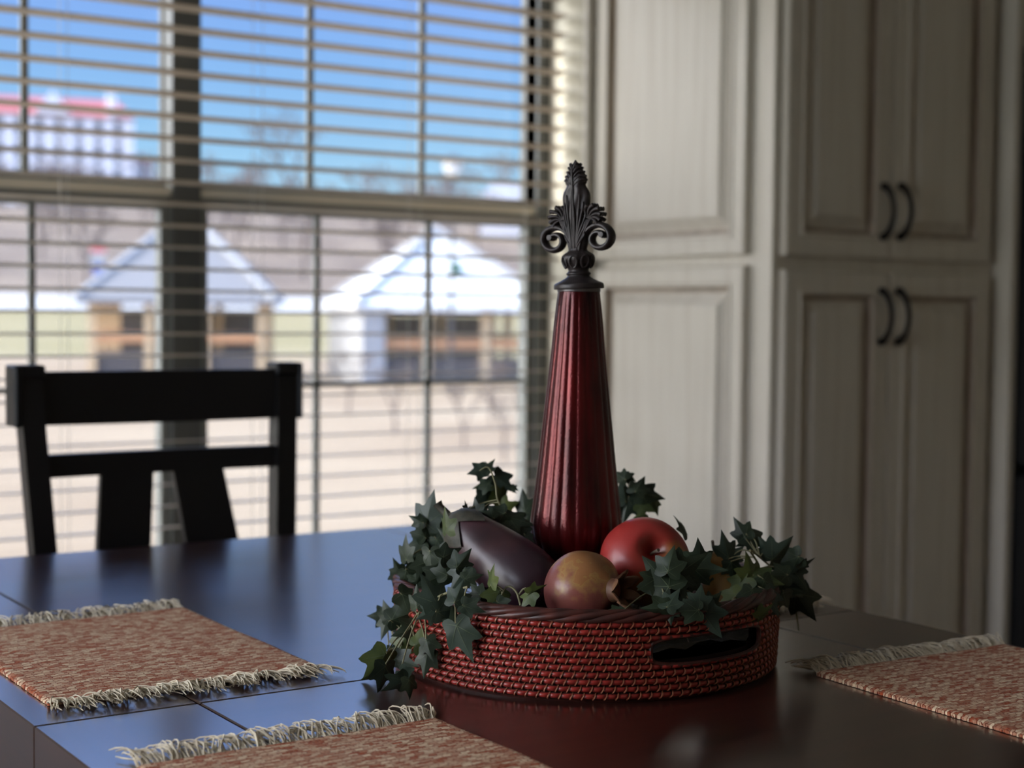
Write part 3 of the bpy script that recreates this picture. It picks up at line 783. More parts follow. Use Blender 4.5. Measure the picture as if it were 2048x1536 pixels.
# cup leaves on the bulb
for k in range(8):
    a = 2 * PI * k / 8 + .2; pts = []
    for e in range(15):
        t_ = e / 14; an = a + .26 * math.sin(t_ * 2 * PI) ; zz = fz(1120 - 110 * (.5 - .5 * math.cos(t_ * 2 * PI))) ; r = 128 + 26 * math.sin(PI * (zz - fz(1120)) / 170)
        pts.append(FO + rollm @ (Rf @ Vector((r * U_ * math.cos(an), r * U_ * math.sin(an), zz * U_))))
    fl.tube(pts, 9 * U_, 6)
fin = fl.build('finial', M['finial'], vase, angle=50)
# plume
pb = MB(); widths = [(960, 70), (900, 88), (830, 96), (750, 92), (680, 92), (600, 106), (520, 120), (450, 124), (400, 112), (350, 84), (320, 84), (290, 88), (260, 80), (235, 72), (205, 60), (180, 47), (155, 33), (135, 23), (118, 14), (100, 4)]
wi = cr_interp([(v, w_) for v, w_ in widths], 4); vs = []; n = 48
for (v, w_) in wi:
    ser = 1 + (.10 * abs(math.sin(v * .085)) if v < 340 else .0)
    for j in range(n):
        a = 2 * PI * j / n
        dep = min(w_, 86) * .80
        ridge = 1 + .10 * math.cos(6 * a + v * .018) * (1 if v > 350 else .7)
        vs.append(FL(w_ * math.cos(a) * ser * (1 if abs(math.cos(a)) > .7 else ridge), dep * math.sin(a) * ridge, fz(v)))
fs = [(i * n + j, i * n + (j + 1) % n, (i + 1) * n + (j + 1) % n, (i + 1) * n + j) for i in range(len(wi) - 1) for j in range(n)]
pb.add(vs, fs + [list(range(n))])
def ribs(mb, side):
    # carved veins sweeping up the front of the plume (side -1) and the back (+1)
    for sx in (-1, 1):
        for k, (xs, top, xe) in enumerate(((14, 380, 10), (26, 430, 62), (40, 500, 82), (54, 580, 92), (64, 660, 86), (70, 760, 84))):
            pts = []
            for e in range(16):
                t_ = e / 15; v = 930 + (top - 930) * t_
                x = sx * (xs * (1 - t_) * .5 + xe * math.sin(PI * .5 * t_) ** 1.5 + 6 * math.sin(t_ * 5 + k))
                y = side * (min(118, 96) * .80 * math.sqrt(max(0.05, 1 - (x / 118) ** 2)) + 2)
                pts.append(FL(x, y, fz(v)))
            mb.tube(pts, [(5 + 6 * math.sin(PI * e / 15)) * U_ for e in range(16)], 6)
        # lobes at the tip
        for k, v0 in enumerate((310, 275, 235, 195, 160)):
            pts = []
            for e in range(9):
                t_ = e / 8; x = sx * (8 + (80, 72, 58, 42, 24)[k] * t_ ** .8); v = v0 + 30 - 50 * math.sin(PI * .6 * t_)
                y = side * (66 * math.sqrt(max(.04, 1 - (t_ * .96) ** 2)))
                pts.append(FL(x, y, fz(v)))
            mb.tube(pts, [(6 + 8 * (e / 8)) * U_ for e in range(9)], 6)
    mb.tube([FL(0, side * 74, fz(v)) for v in (960, 860, 760, 640, 520, 400, 300, 200, 130)], [8 * U_, 14 * U_, 10 * U_, 8 * U_, 8 * U_, 8 * U_, 8 * U_, 8 * U_, 4 * U_], 6)
ribs(pb, -1); ribs(pb, 1)
pb.build('plume', M['finial'], fin, angle=60)
for sx in (-1, 1):
    sb = MB(); cxs, cv = sx * 205, 850; pts = []; rad = []; K = 44
    for e in range(K + 1):
        t_ = e / K
        ang = math.radians(150 - 470 * t_)   # for the right side, begins near the stem and curls over the top
        rr_ = 126 * (1 - .66 * t_ ** 1.1)
        x = cxs + sx * rr_ * math.cos(ang); v = cv - rr_ * 1.05 * math.sin(ang)
        pts.append((x, v)); rad.append(50 * (1 - .35 * t_) * (.65 + .35 * min(1, t_ * 5)))
    pts = [(sx * 30, 965), (sx * 42, 880)] + pts; rad = [16, 18] + rad
    P3 = [FL(x, 0, fz(v)) for x, v in pts]
    dpt = (Rf @ Vector((0, 1, 0)))
    sb.tube(P3, [r * U_ for r in rad], 12, sq=(1.5, .70), up=dpt)
    for yy in (-38, -14):   # raised edge lines on the front
        sb.tube([FL(x * (1 if yy > -30 else 1), -1.0 * abs(yy) * 1.15, fz(v)) for x, v in pts[2:]], [r * .36 * U_ for r in rad[2:]], 6)
    sb.lathe([(4 * U_, -60 * U_), (26 * U_, -58 * U_), (32 * U_, -20 * U_), (32 * U_, 20 * U_), (26 * U_, 58 * U_), (4 * U_, 60 * U_)], 16, c=tuple(FL(pts[-1][0], 0, fz(pts[-1][1]))), rot=Rf @ Matrix.Rotation(PI / 2, 3, 'X'))
    sb.build('scroll', M['finial'], fin, angle=60)
    tf = MB(); ox, ov = sx * 120, 660
    for k, an in enumerate((150, 120, 95, 68, 42, 15, -10)):
        for yy in (-30, 0, 30):
            L_ = 138 - 10 * abs(k - 2.5); a = math.radians(an); pts = []
            for e in range(9):
                t_ = e / 8; bend = .5 * t_ * t_
                x = ox + sx * (L_ * t_ * math.cos(a - bend)) ; v = ov - L_ * t_ * math.sin(a - bend)
                pts.append(FL(x, yy * (1 + .5 * t_), fz(v)))
            tf.tube(pts, [(8 + 14 * t_ ** 1.5) * U_ for t_ in [e / 8 for e in range(9)]], 6)
    # leaf stems running down to the bulb
    for k in range(4):
        pts = []
        for e in range(12):
            t_ = e / 11; x = sx * (20 + 8 * k + (ox * sx - 20 + (k - 1.5) * 14 - 8 * k) * t_ ** 1.6); v = 960 + (ov + 10 - 960) * t_
            pts.append(FL(x, -70 + 30 * t_, fz(v)))
        tf.tube(pts, [(7 + 5 * math.sin(PI * e / 11)) * U_ for e in range(12)], 6)
        tf.tube([FL(x_, 40, fz(v_)) for x_, v_ in ((sx * 20, 960), (sx * 60, 830), (sx * (90 + 8 * k), 720), (ox, ov))], 10 * U_, 6)
    tf.build('side_leaf', M['finial'], fin, angle=60)

# ------------------------------------------------------------------ fruit
def axis_rot(sx, sy, sc):
    """rotation taking local z to a direction given as (screen right, screen up, towards camera)"""
    d = (cam_r * sx - cam_d * sy - cam_f * sc).normalized(); return d.to_track_quat('Z', 'Y').to_matrix()
def fruit(name, px, py, dd, rpx, rot, label, cat):
    c = W(px, py, DEP + dd); t = thing(name, c, label, cat); t.rotation_euler = rot.to_euler(); return t, rpx / (F / (DEP + dd))
# colour axes in object space come from the screen direction so the yellow cheek is where the fruit has it
def local_dir(rot, sx, sy, sc): return tuple(rot.inverted() @ (cam_r * sx - cam_d * sy - cam_f * sc).normalized())
# apple
ra = axis_rot(.22, .46, .86)
t, r = fruit('apple', 1289, 1124, -.075, 89, ra, 'large red apple with a yellow blush leaning against the red bottle', 'apple')
ld = local_dir(ra, .62, -.55, .55)
M['apple'] = fruit_mat('apple_skin', [(.35, (.36, .028, .024)), (.66, (.32, .03, .02)), (.86, (.30, .11, .025)), (1.1, (.36, .20, .04))], 18, .42, .0007, 60, .25, lean=ld, k=14)
ap = []
for k in range(41):
    a = PI * k / 40; rad_ = r * 1.0 * math.sin(a) * (1.02 + .04 * math.cos(a)); z = r * .88 * math.cos(a)
    z -= r * .42 * math.exp(-(rad_ / (r * .27)) ** 2) * (1 if math.cos(a) > 0 else -.5)
    ap.append((max(rad_, .0002), z))
MB().lathe(ap[::-1], 64, mod=lambda a, z: 1 + .018 * math.cos(5 * a) * (.5 - z / r * .5) + .01 * math.sin(2 * a + 1)).build('apple_flesh', M['apple'], t, local=True, angle=80)
MB().tube([(0, 0, r * .44), (.001, .0, r * .6), (.0035, -.001, r * .78)], [.0016, .0013, .0018], 8).build('stalk', M['twig'], t, local=True)
# pomegranate
rp = axis_rot(.70, .10, .62)
t, r = fruit('pomegranate', 1166, 1182, -.142, 81, rp, 'round pinkish-brown pomegranate with a star crown at the basket front', 'pomegranate')
ld = local_dir(rp, .1, .8, .5)
M['pom'] = fruit_mat('pomegranate_skin', [(.40, (.17, .040, .042)), (.80, (.22, .065, .048)), (1.02, (.30, .13, .045)), (1.3, (.34, .19, .055))], 60, .42, .0007, 90, .2, lean=ld, k=15)
M['crown'] = mat('pomegranate_crown', (.16, .075, .03), .6, col2=(.09, .035, .02), scale=(80, 80, 80))
pp = []
for k in range(41):
    a = PI * k / 40; rad_ = r * math.sin(a); z = r * .95 * math.cos(a); z += r * .10 * math.exp(-(rad_ / (r * .3)) ** 2) * (1 if math.cos(a) > 0 else 0)
    pp.append((max(rad_, .0002), z))
MB().lathe(pp[::-1], 64, mod=lambda a, z: 1 + .03 * math.cos(6 * a + 1) * max(0, .3 + z / r)).build('rind', M['pom'], t, local=True, angle=80)
cb = MB(); n = 6; vs = []; K = 48
for ring, (rr0, z0_) in enumerate(((.30, .96), (.27, 1.10), (.31, 1.22), (.40, 1.34), (.50, 1.46))):
    for j in range(K):
        a = 2 * PI * j / K; ph = (j * n / K) % 1; tri = 1 - abs(2 * ph - 1)
        lim = 1.14 + (1.50 - 1.14) * tri ** .8
        z = min(z0_, lim) if ring > 1 else z0_; fr_ = rr0 if z0_ <= lim else rr0 - (z0_ - lim) * .55
        vs.append((fr_ * r * math.cos(a), fr_ * r * math.sin(a), z * r))
m_ = len(vs)
vs += [(v[0] * .9, v[1] * .9, v[2]) for v in vs]
fs = [(i * K + j, i * K + (j + 1) % K, (i + 1) * K + (j + 1) % K, (i + 1) * K + j) for i in range(4) for j in range(K)]
fs += [tuple(x + m_ for x in f) for f in fs] + [(4 * K + j, 4 * K + (j + 1) % K, m_ + 4 * K + (j + 1) % K, m_ + 4 * K + j) for j in range(K)]
cb.add(vs, fs).build('crown', M['crown'], t, local=True, angle=80)
# eggplant
pa = W(918, 1052, DEP - .03); pe = W(1062, 1172, DEP - .085)
de = (pe - pa); Le = de.length; re_ = de.normalized().to_track_quat('Z', 'Y').to_matrix()
t = thing('eggplant', pa, 'dark purple eggplant lying among ivy left of the red bottle', 'eggplant'); t.rotation_euler = re_.to_euler()
M['egg'] = fruit_mat('eggplant_skin', [(.28, (.030, .012, .020)), (.42, (.060, .022, .028)), (.56, (.15, .048, .044))], 14, .40, .0010, 30, .2, lean=(0, 0, -1), k=2.2)
ep_ = cr_interp([(.002, -.012), (.012, -.010), (.019, -.002), (.0235, .012), (.0275, .034), (.031, .060), (.0335, .085), (.034, .105), (.031, .125), (.022, .140), (.010, .147), (.001, .149)], 5)
ks = (Le + .032) / .149
MB().lathe([(r * 1.02, z * ks) for r, z in ep_], 48, mod=lambda a, z: 1 + .02 * math.cos(3 * a + z * 30)).build('eggplant_flesh', M['egg'], t, local=True, angle=80)
M['calyx'] = mat('eggplant_cap', (.070, .062, .045), .6, col2=(.04, .04, .03), scale=(120, 120, 120), bump=.001)
cb = MB(); K = 60; vs = []
for ring in range(9):
    u = ring / 8
    for j in range(K):
        a = 2 * PI * j / K; tri = 1 - abs(2 * ((j * 5 / K) % 1) - 1); zz = -.016 + u * (.026 + .022 * tri)
        # radius follows the flesh
        rr0 = .004
        for q in range(len(ep_) - 1):
            if ep_[q][1] * ks <= zz <= ep_[q + 1][1] * ks: rr0 = ep_[q][0] * 1.02; break
        rr0 = max(rr0 + .0022, .006)
        vs.append((rr0 * math.cos(a), rr0 * math.sin(a), zz))
fs = [(i * K + j, i * K + (j + 1) % K, (i + 1) * K + (j + 1) % K, (i + 1) * K + j) for i in range(8) for j in range(K)] + [list(range(K))]
cb.add(vs, fs); cb.tube([(0, 0, -.012), (.001, .001, -.020), (-.002, .004, -.030), (-.003, .006, -.034)], [.0055, .0045, .0042, .0055], 10)
cb.build('cap', M['calyx'], t, local=True, angle=80)
# pear at the right, mostly under ivy
rq = axis_rot(-.25, .9, .1)
t, r = fruit('pear', 1452, 1192, -.035, 62, rq, 'yellow-brown pear almost hidden under the ivy at right', 'pear')
M['pear'] = fruit_mat('pear_skin', [(.35, (.22, .15, .035)), (.7, (.28, .13, .03))], 30, .45, .0006, 80, lean=(0, 0, 1), k=3)
MB().lathe([(a * r, z * r) for a, z in cr_interp([(.02, -.95), (.45, -.92), (.85, -.6), (1.0, -.1), (.88, .4), (.62, .8), (.46, 1.1), (.36, 1.35), (.2, 1.5), (.02, 1.52)], 5)], 40).build('pear_flesh', M['pear'], t, local=True, angle=80)
MB().tube([(0, 0, 1.45 * r), (.001, 0, 1.7 * r), (.004, 0, 1.9 * r)], .0015, 6).build('stalk', M['twig'], t, local=True)

# ------------------------------------------------------------------ ivy
HALF = [(0, 1.0), (.085, .80), (.17, .62), (.25, .45), (.34, .42), (.48, .46), (.64, .44), (.60, .27), (.53, .12), (.47, 0), (.50, -.12), (.50, -.28), (.37, -.34), (.20, -.34), (.08, -.27), (0, -.16)]
OUT = HALF + [(-x, y) for x, y in HALF[-2:0:-1]]
def leaf(mb, vb_, c, nrm, tip, s, tone, rr, narrow=1.0):
    nrm = nrm.normalized(); tip = (tip - nrm * tip.dot(nrm)).normalized(); side = tip.cross(nrm)
    fold = rr.uniform(.10, .55); curl = rr.uniform(.1, .45); wv = rr.uniform(0, 6); jt = rr.uniform(.85, 1.15)
    def P3(x, y, lift=0):
        x *= narrow
        z = -fold * abs(x) * .8 - curl * max(0, y - .1) ** 2 * .6 - .15 * curl * x * x + .03 * math.sin(9 * y + wv) * abs(x) * 2
        z = z + fold * .2 + lift
        return c + side * (x * s) + tip * ((y * jt - .2) * s) + nrm * (z * s)
    n = len(OUT); vs = [P3(0, 0.02)]
    for k in (.33, .66, 1.0):
        for (x, y) in OUT: vs.append(P3(x * k, .02 + (y - .02) * k))
    fs = [(0, 1 + i, 1 + (i + 1) % n) for i in range(n)]
    for q in range(2):
        o = 1 + q * n
        fs += [(o + i, o + (i + 1) % n, o + n + (i + 1) % n, o + n + i) for i in range(n)]
    mb.add(vs, fs, tone)
    for (tx, ty) in ((0, .85), (.52, .40), (-.52, .40), (.38, -.24), (-.38, -.24)):
        L_ = 5; pv = []
        for e in range(L_ + 1):
            t_ = e / L_; w_ = .011 * (1 - .8 * t_); x = tx * t_; y = -.10 + (ty + .10) * t_
            dx, dy = ty + .1, -tx; q = math.hypot(dx, dy)
            pv += [P3(x + dx / q * w_, y + dy / q * w_, .012), P3(x - dx / q * w_, y - dy / q * w_, .012)]
        mb.add(pv, [(2 * e, 2 * e + 1, 2 * e + 3, 2 * e + 2) for e in range(L_)], 3)
    return P3(0, -.16)
def zoomed(u, v): return 720 + u / 2.179, 880 + v / 2.179
def dep_for(px, cat, py):
    dx = (px - 1170) / (F / DEP)
    if cat == 'o': return -math.sqrt(max(.0, .212 ** 2 - dx * dx)) - .004
    if cat == 'r': return -math.sqrt(max(.0, .19 ** 2 - dx * dx))
    if cat == 'i': return -math.sqrt(max(.0, .145 ** 2 - dx * dx)) * .9
    if cat == 'm': return -.02
    if cat == 'b': return .10
    return float(cat)
SPR = {
 'A': ('ivy sprig rising behind the eggplant, silhouetted against the window', 'm', [(640, 330), (600, 260), (590, 190), (560, 120), (520, 135)], [
   (515, 135, 92, 195, 'b', 1, 1), (558, 120, 70, 60, 'b', 0, .9), (615, 178, 118, 318, 'b', 1, .8), (672, 210, 40, 330, 'b', 0, .8), (540, 198, 92, 190, 'b', 0, .6), (548, 255, 120, 268, 'b', 1, .7),
   (605, 255, 120, 262, 'b', 2, .6), (640, 290, 105, 20, 'b', 2, 1), (508, 300, 85, 95, 'm', 0, .7), (462, 290, 45, 100, 'm', 1, .4), (716, 285, 110, 95, 'b', 0, .8), (600, 330, 110, 200, 'm', 0, 1), (680, 350, 120, 330, 'm', 0, 1),
   (700, 400, 110, 300, 'm', 1, 1), (640, 380, 100, 20, 'm', 0, 1), (560, 330, 90, 150, 'm', 0, 1), (735, 330, 90, 60, 'b', 0, 1), (720, 440, 90, 280, 'm', 0, 1)]),
 'B': ('dense ivy clump on the left rim beside the eggplant', 'i', [(420, 620), (360, 560), (320, 480), (290, 400), (300, 330)], [
   (300, 325, 165, 78, 'i', 1, .75), (255, 352, 75, 155, 'i', 0, 1), (345, 350, 55, 20, 'i', 0, .8), (378, 365, 130, 97, '-.10', 2, .45), (315, 420, 150, 60, 'i', 2, 1), (270, 400, 100, 120, 'i', 0, .8),
   (200, 490, 110, 100, 'r', 0, .55), (245, 505, 110, 210, 'i', 1, 1), (300, 480, 150, 80, 'i', 1, 1), (355, 460, 140, 300, 'i', 1, .8), (405, 440, 130, 140, 'i', 0, 1), (440, 530, 120, 50, 'r', 1, 1), (370, 560, 130, 110, 'r', 0, 1),
   (275, 560, 130, 240, 'r', 0, 1), (168, 565, 80, 120, 'r', 0, .8), (330, 600, 140, 205, 'r', 0, 1), (440, 590, 130, 235, 'r', 1, .8), (215, 590, 110, 300, 'r', 0, 1), (385, 500, 120, 30, 'r', 0, 1), (310, 520, 120, 270, 'r', 0, 1),
   (250, 450, 110, 190, 'i', 0, 1), (150, 600, 60, 260, 'r', 0, .9), (230, 620, 90, 200, 'r', 0, 1), (480, 600, 90, 10, 'r', 0, .8), (345, 400, 100, 340, 'i', 0, .8)]),
 'C': ('ivy strand trailing down over the left outside of the basket', 'o', [(470, 640), (400, 660), (330, 690), (250, 760), (200, 850), (160, 930), (130, 1000)], [
   (315, 680, 170, 115, 'o', 1, 1), (425, 680, 120, 70, 'o', 1, .9), (365, 745, 130, 10, 'o', 1, 1), (300, 755, 110, 205, 'o', 1, .9), (210, 690, 130, 330, 'o', 0, 1), (250, 700, 110, 100, 'o', 0, 1),
   (85, 768, 105, 178, 'o', 0, .8), (120, 755, 110, 110, 'o', 0, .8), (115, 800, 110, 250, 'o', 0, .7), (170, 770, 130, 20, 'o', 0, 1), (440, 850, 180, 292, 'o', 1, 1), (415, 800, 120, 100, 'o', 0, 1), (480, 730, 110, 340, 'o', 1, .8),
   (210, 830, 140, 200, 'o', 0, 1), (190, 880, 140, 250, 'o', 2, .8), (270, 880, 120, 30, 'o', 2, .8), (80, 965, 150, 235, 'o', 2, .7), (100, 1020, 130, 255, 'o', 1, .6), (165, 1060, 150, 205, 'o', 1, .55), (75, 935, 80, 175, 'o', 0, .5),
   (185, 960, 120, 350, 'o', 0, .9), (150, 915, 80, 80, 'o', 1, .8), (215, 1070, 90, 285, 'o', 0, .6), (290, 960, 120, 265, 'o', 0, .8), (300, 900, 110, 290, 'o', 0, 1), (200, 1020, 90, 330, 'o', 1, .7)]),
 'D': ('ivy leaf trailing in front of the eggplant over the rim', 'r', [(700, 720), (680, 660), (640, 640), (600, 700), (560, 690)], [
   (590, 690, 140, 240, 'r', 2, .9), (575, 600, 120, 92, 'r', 2, .35), (735, 690, 95, 225, 'r', 2, .6), (760, 655, 80, 20, 'r', 2, .6), (540, 680, 100, 190, 'r', 0, 1), (620, 720, 90, 330, 'r', 0, .9), (510, 660, 90, 130, 'r', 0, .9)]),
 'E': ('ivy sprig behind the red bottle, on its right', 'b', [(1120, 340), (1140, 260), (1180, 200), (1250, 240)], [
   (1140, 160, 80, 150, 'b', 0, 1), (1175, 165, 60, 330, 'b', 0, 1), (1150, 235, 130, 100, 'b', 1, 1), (1215, 205, 110, 60, 'b', 0, 1), (1255, 240, 130, 345, 'b', 0, 1), (1165, 290, 130, 260, 'b', 1, 1), (1240, 290, 100, 330, 'b', 2, 1),
   (1285, 285, 90, 285, 'b', 2, .6), (1205, 255, 110, 20, 'b', 0, 1), (1225, 330, 60, 200, 'b', 2, .8), (1130, 325, 80, 280, 'b', 1, .8)]),
 'F': ('ivy sprig with a big dark leaf in front of the apple', 'r', [(1560, 680), (1480, 700), (1400, 660), (1320, 640), (1310, 640)], [
   (1310, 600, 225, 128, 'r', 0, 1.1), (1400, 570, 200, 35, 'r', 0, 1), (1478, 510, 150, 92, 'r', 0, .8), (1490, 560, 150, 355, 'r', 0, 1), (1380, 620, 160, 290, 'r', 0, 1), (1265, 620, 130, 210, 'r', 0, .9), (1405, 385, 105, 118, '-.03', 0, .28),
   (1355, 705, 110, 60, 'o', 1, .9), (1300, 730, 120, 190, 'o', 0, .7), (1350, 755, 90, 275, 'o', 1, .9), (1480, 690, 120, 80, 'o', 1, .9), (1515, 780, 190, 302, 'o', 1, .8), (1440, 745, 120, 185, 'o', 0, .8), (1540, 700, 100, 40, 'o', 0, .8),
   (1440, 630, 120, 250, 'r', 0, 1), (1110, 752, 110, 190, 'r', 0, .5), (1350, 540, 150, 80, 'r', 0, 1)]),
 'G': ('spreading ivy clump hanging over the right rim', 'r', [(1620, 700), (1680, 640), (1740, 560), (1700, 480), (1800, 560), (1880, 620), (1900, 740), (1912, 830)], [
   (1665, 400, 110, 120, '-.02', 0, .9), (1715, 430, 130, 320, '-.02', 0, .9), (1690, 440, 90, 210, '-.02', 0, 1), (1595, 480, 120, 100, '-.05', 1, .8), (1630, 500, 100, 40, '-.05', 1, 1), (1820, 490, 160, 45, '-.03', 1, .8), (1770, 470, 100, 130, '-.03', 1, .8),
   (1700, 570, 160, 98, '-.07', 2, .6), (1655, 630, 140, 225, '-.07', 2, .6), (1755, 605, 140, 352, '-.07', 2, .7), (1620, 560, 110, 280, '-.06', 0, .8), (1880, 520, 130, 200, '-.02', 0, 1), (1935, 545, 80, 35, '-.02', 0, .5), (1890, 580, 150, 300, '-.02', 0, 1),
   (1830, 590, 120, 180, '-.04', 0, 1), (1925, 700, 170, 300, '-.01', 0, .8), (1860, 640, 150, 330, '-.02', 0, 1), (1620, 690, 120, 210, '-.10', 2, .7), (1700, 680, 120, 250, '-.10', 0, 1), (1785, 690, 130, 280, '-.09', 1, 1), (1715, 760, 100, 255, '-.12', 2, .9),
   (1755, 755, 90, 40, '-.12', 2, .6), (1830, 690, 120, 250, '-.06', 0, 1), (1570, 600, 100, 200, '-.06', 0, .8), (1650, 740, 100, 230, '-.12', 0, 1), (1770, 640, 120, 290, '-.08', 0, .8), (1900, 640, 110, 20, '-.01', 0, 1), (1800, 740, 90, 330, '-.08', 0, 1),
   (1590, 540, 70, 60, '-.03', 0, .8)]),
}
fol_mats = [M['leafA'], M['leafB'], M['leafC'], M['vein']]
for key, (lab, dcat, stem_pts, leaves) in SPR.items():
    rr = random.Random(ord(key) * 13)
    SP = []
    for (u, v) in stem_pts:
        px, py = zoomed(u, v); SP.append(W(px, py, DEP + dep_for(px, dcat, py) + .006))
    base = SP[0].copy()
    t = thing('ivy_sprig', base, lab, 'ivy', 'artificial ivy sprigs in the basket')
    sm = cr_interp([tuple(p) for p in SP], 6); sm = [Vector(p) for p in sm]
    st = MB(); st.tube(sm, [.0013 - .0006 * i / len(sm) for i in range(len(sm))], 6)
    fo = MB()
    for (u, v, s, ang, cat, tone, nar) in leaves:
        px, py = zoomed(u, v); dd = dep_for(px, cat, py) + rr.uniform(-.006, .006); c = W(px, py, DEP + dd)
        if c.z < TZ + .02: c = onZ(px, py, TZ + .02)
        sz = s / 2.179 / (F / (DEP + dd)) / 1.30 * 1.08
        a = math.radians(ang); tip = cam_r * math.cos(a) - cam_d * math.sin(a)
        n_ = -cam_f + cam_r * rr.uniform(-.45, .45) - cam_d * rr.uniform(-.2, .7)
        if nar < .9: sidev = tip.cross(-cam_f); n_ = -cam_f * max(nar, .3) + sidev * (1 - nar) * rr.choice((-1, 1)) * 1.1
        tip2 = tip + cam_f * rr.uniform(-.3, .4)
        pb_ = leaf(fo, None, c, n_, tip2, sz, tone, rr, .9)
        near = min(sm, key=lambda q: (q - pb_).length)
        if (near - pb_).length < .075:
            mid = (near + pb_) / 2 + Vector((0, 0, .006 * rr.random())) + cam_f * .006
            pts = [Vector(q) for q in cr_interp([tuple(pb_), tuple(mid), tuple(near)], 4)]; st.tube(pts, [.0008] * len(pts), 5)
    for mb_ in (st, fo):
        for v_ in mb_.v:
            if v_.z < TZ + .0015: v_.z = TZ + .0015 + .1 * abs(v_.z - TZ) * 0
    st.build('stem', M['stem'], t, angle=80)
    fo.build('foliage', fol_mats, t, angle=80)

# ------------------------------------------------------------------ outdoors
def bearing_dir(px):
    r = W(px, 620, 1) - EYE; r.z = 0; return r.normalized()
HZ = lambda px: 768 - (768 - 604) + (px + 1050) * (668 - 604) / 6650.0   # horizon row at px
def far(px, py, d):
    """point at horizontal distance d on the line of sight"""
    r = W(px, py, 1) - EYE; k = d / math.hypot(r.x, r.y); return EYE + r * k
def gz(d):
    P = [(6, -1.9), (20, -2.3), (62, -2.7), (80, -2.4), (120, -.8), (135, .3), (150, 1.2), (190, 6), (260, 14), (330, 21), (420, 27), (900, 30)]
    for (a, za), (b_, zb) in zip(P, P[1:]):
        if d <= b_: t = max(0, (d - a) / (b_ - a)); return EYE.z + za + (zb - za) * t
    return EYE.z + 30
def terrain(name, d0, d1, step, m, label=None, cat=None, lift=0):
    A0, A1, NA = -75, 60, 90; b = MB(); vs = []; nd = max(1, int((d1 - d0) / step)); c0 = math.degrees(math.atan2(cam_f.y, cam_f.x))
    for i in range(nd + 1):
        d = d0 + (d1 - d0) * i / nd
        for j in range(NA + 1):
            a = math.radians(c0 + A0 + (A1 - A0) * j / NA); bump_ = noise3(d * .02 * math.cos(a), d * .02 * math.sin(a)) * min(d * .012, 4) * (1 if d > 170 else .15)
            vs.append((d * math.cos(a), d * math.sin(a), gz(d) + bump_ + lift))
    n = NA + 1
    b.add(vs, [(i * n + j, i * n + j + 1, (i + 1) * n + j + 1, (i + 1) * n + j) for i in range(nd) for j in range(NA)])
    return tag(b.build(name, m), kind='structure')
terrain('ground', 6, 78, 4, M['dirt']); terrain('lawn', 78, 128, 4, M['lawn']); terrain('road', 128, 150, 4, M['road']); terrain('hillside', 150, 900, 12, M['hill'])
# pavilions
def pavilion(px, width, d, apex_py, eave_py, base_py, rz, roofm, label, white_side=False):
    c = far(px, base_py, d); t = thing('pavilion', (c.x, c.y, gz(d) - .1), label, 'pavilion', None, None, math.atan2(bearing_dir(px).y, bearing_dir(px).x) - PI / 2 + rz)
    z0 = t.location.z; ze = far(px, eave_py, d).z - z0; za = far(px, apex_py, d).z - z0; zr = far(px, base_py - (base_py - eave_py) * .52, d).z - z0
    w2 = width / 2; rb = MB(); th = .18
    rb.add([(-w2, -w2, ze), (w2, -w2, ze), (w2, w2, ze), (-w2, w2, ze), (0, 0, za), (-w2, -w2, ze - th), (w2, -w2, ze - th), (w2, w2, ze - th), (-w2, w2, ze - th)],
           [(0, 1, 4), (1, 2, 4), (2, 3, 4), (3, 0, 4), (0, 1, 6, 5), (1, 2, 7, 6), (2, 3, 8, 7), (3, 0, 5, 8), (5, 6, 7, 8)])
    rb.build('roof', roofm, t, smooth=False, local=True)
    cb = MB()
    for s1, s2 in ((-1, -1), (1, -1), (1, 1), (-1, 1)): cb.tube([(s1 * w2, s2 * w2, ze + .05), (0, 0, za + .08)], .13, 6)
    cb.build('ridge_cap', M['whitepaint'], t, local=True)
    q = w2 - .5
    for i in range(4):
        for j in range(4):
            if i in (0, 3) or j in (0, 3):
                x = -q + 2 * q * i / 3; y = -q + 2 * q * j / 3
                MB().bb(x - .14, x + .14, y - .14, y + .14, 0, ze - th).build('post', M['timber'], t, smooth=False, local=True)
    rl = MB(); lw = MB()
    for s in (-1, 1):
        rl.bb(-q, q, s * q - .06, s * q + .06, zr - .16, zr + .16); rl.bb(s * q - .06, s * q + .06, -q, q, zr - .16, zr + .16)
    rl.build('rail', M['orange'], t, smooth=False, local=True)
    lw.bb(-q, q, q - .1, q + .1, 0, ze - th - .2); lw.build('back_wall', M['stone'], t, smooth=False, local=True)
    MB().bb(-q, q, -q + .05, -q + .15, .0, zr - .5).build('knee_wall', M['stone'], t, smooth=False, local=True)
    if white_side: MB().bb(-q - .25, -q + .55, -q - .3, q, 0, ze - th).build('side_curtain', M['whitepaint'], t, smooth=False, local=True)
    return t, z0, ze, za
pavilion(372, 7.0, 60, 425, 600, 752, math.radians(-6), M['roofgrey'], 'pavilion with grey roof and timber posts, seen behind the chair')
t, z0, ze, za = pavilion(868, 7.4, 58, 462, 612, 762, math.radians(14), M['roofwhite'], 'pavilion with bright white roof, seen left of the red bottle', True)
MB().lathe([(.01, -.25), (.22, -.15), (.22, .15), (.01, .25)], 12, c=(.25, -2.1, ze + (za - ze) * .42 + .2)).build('roof_vent', M['green'], t, local=True)
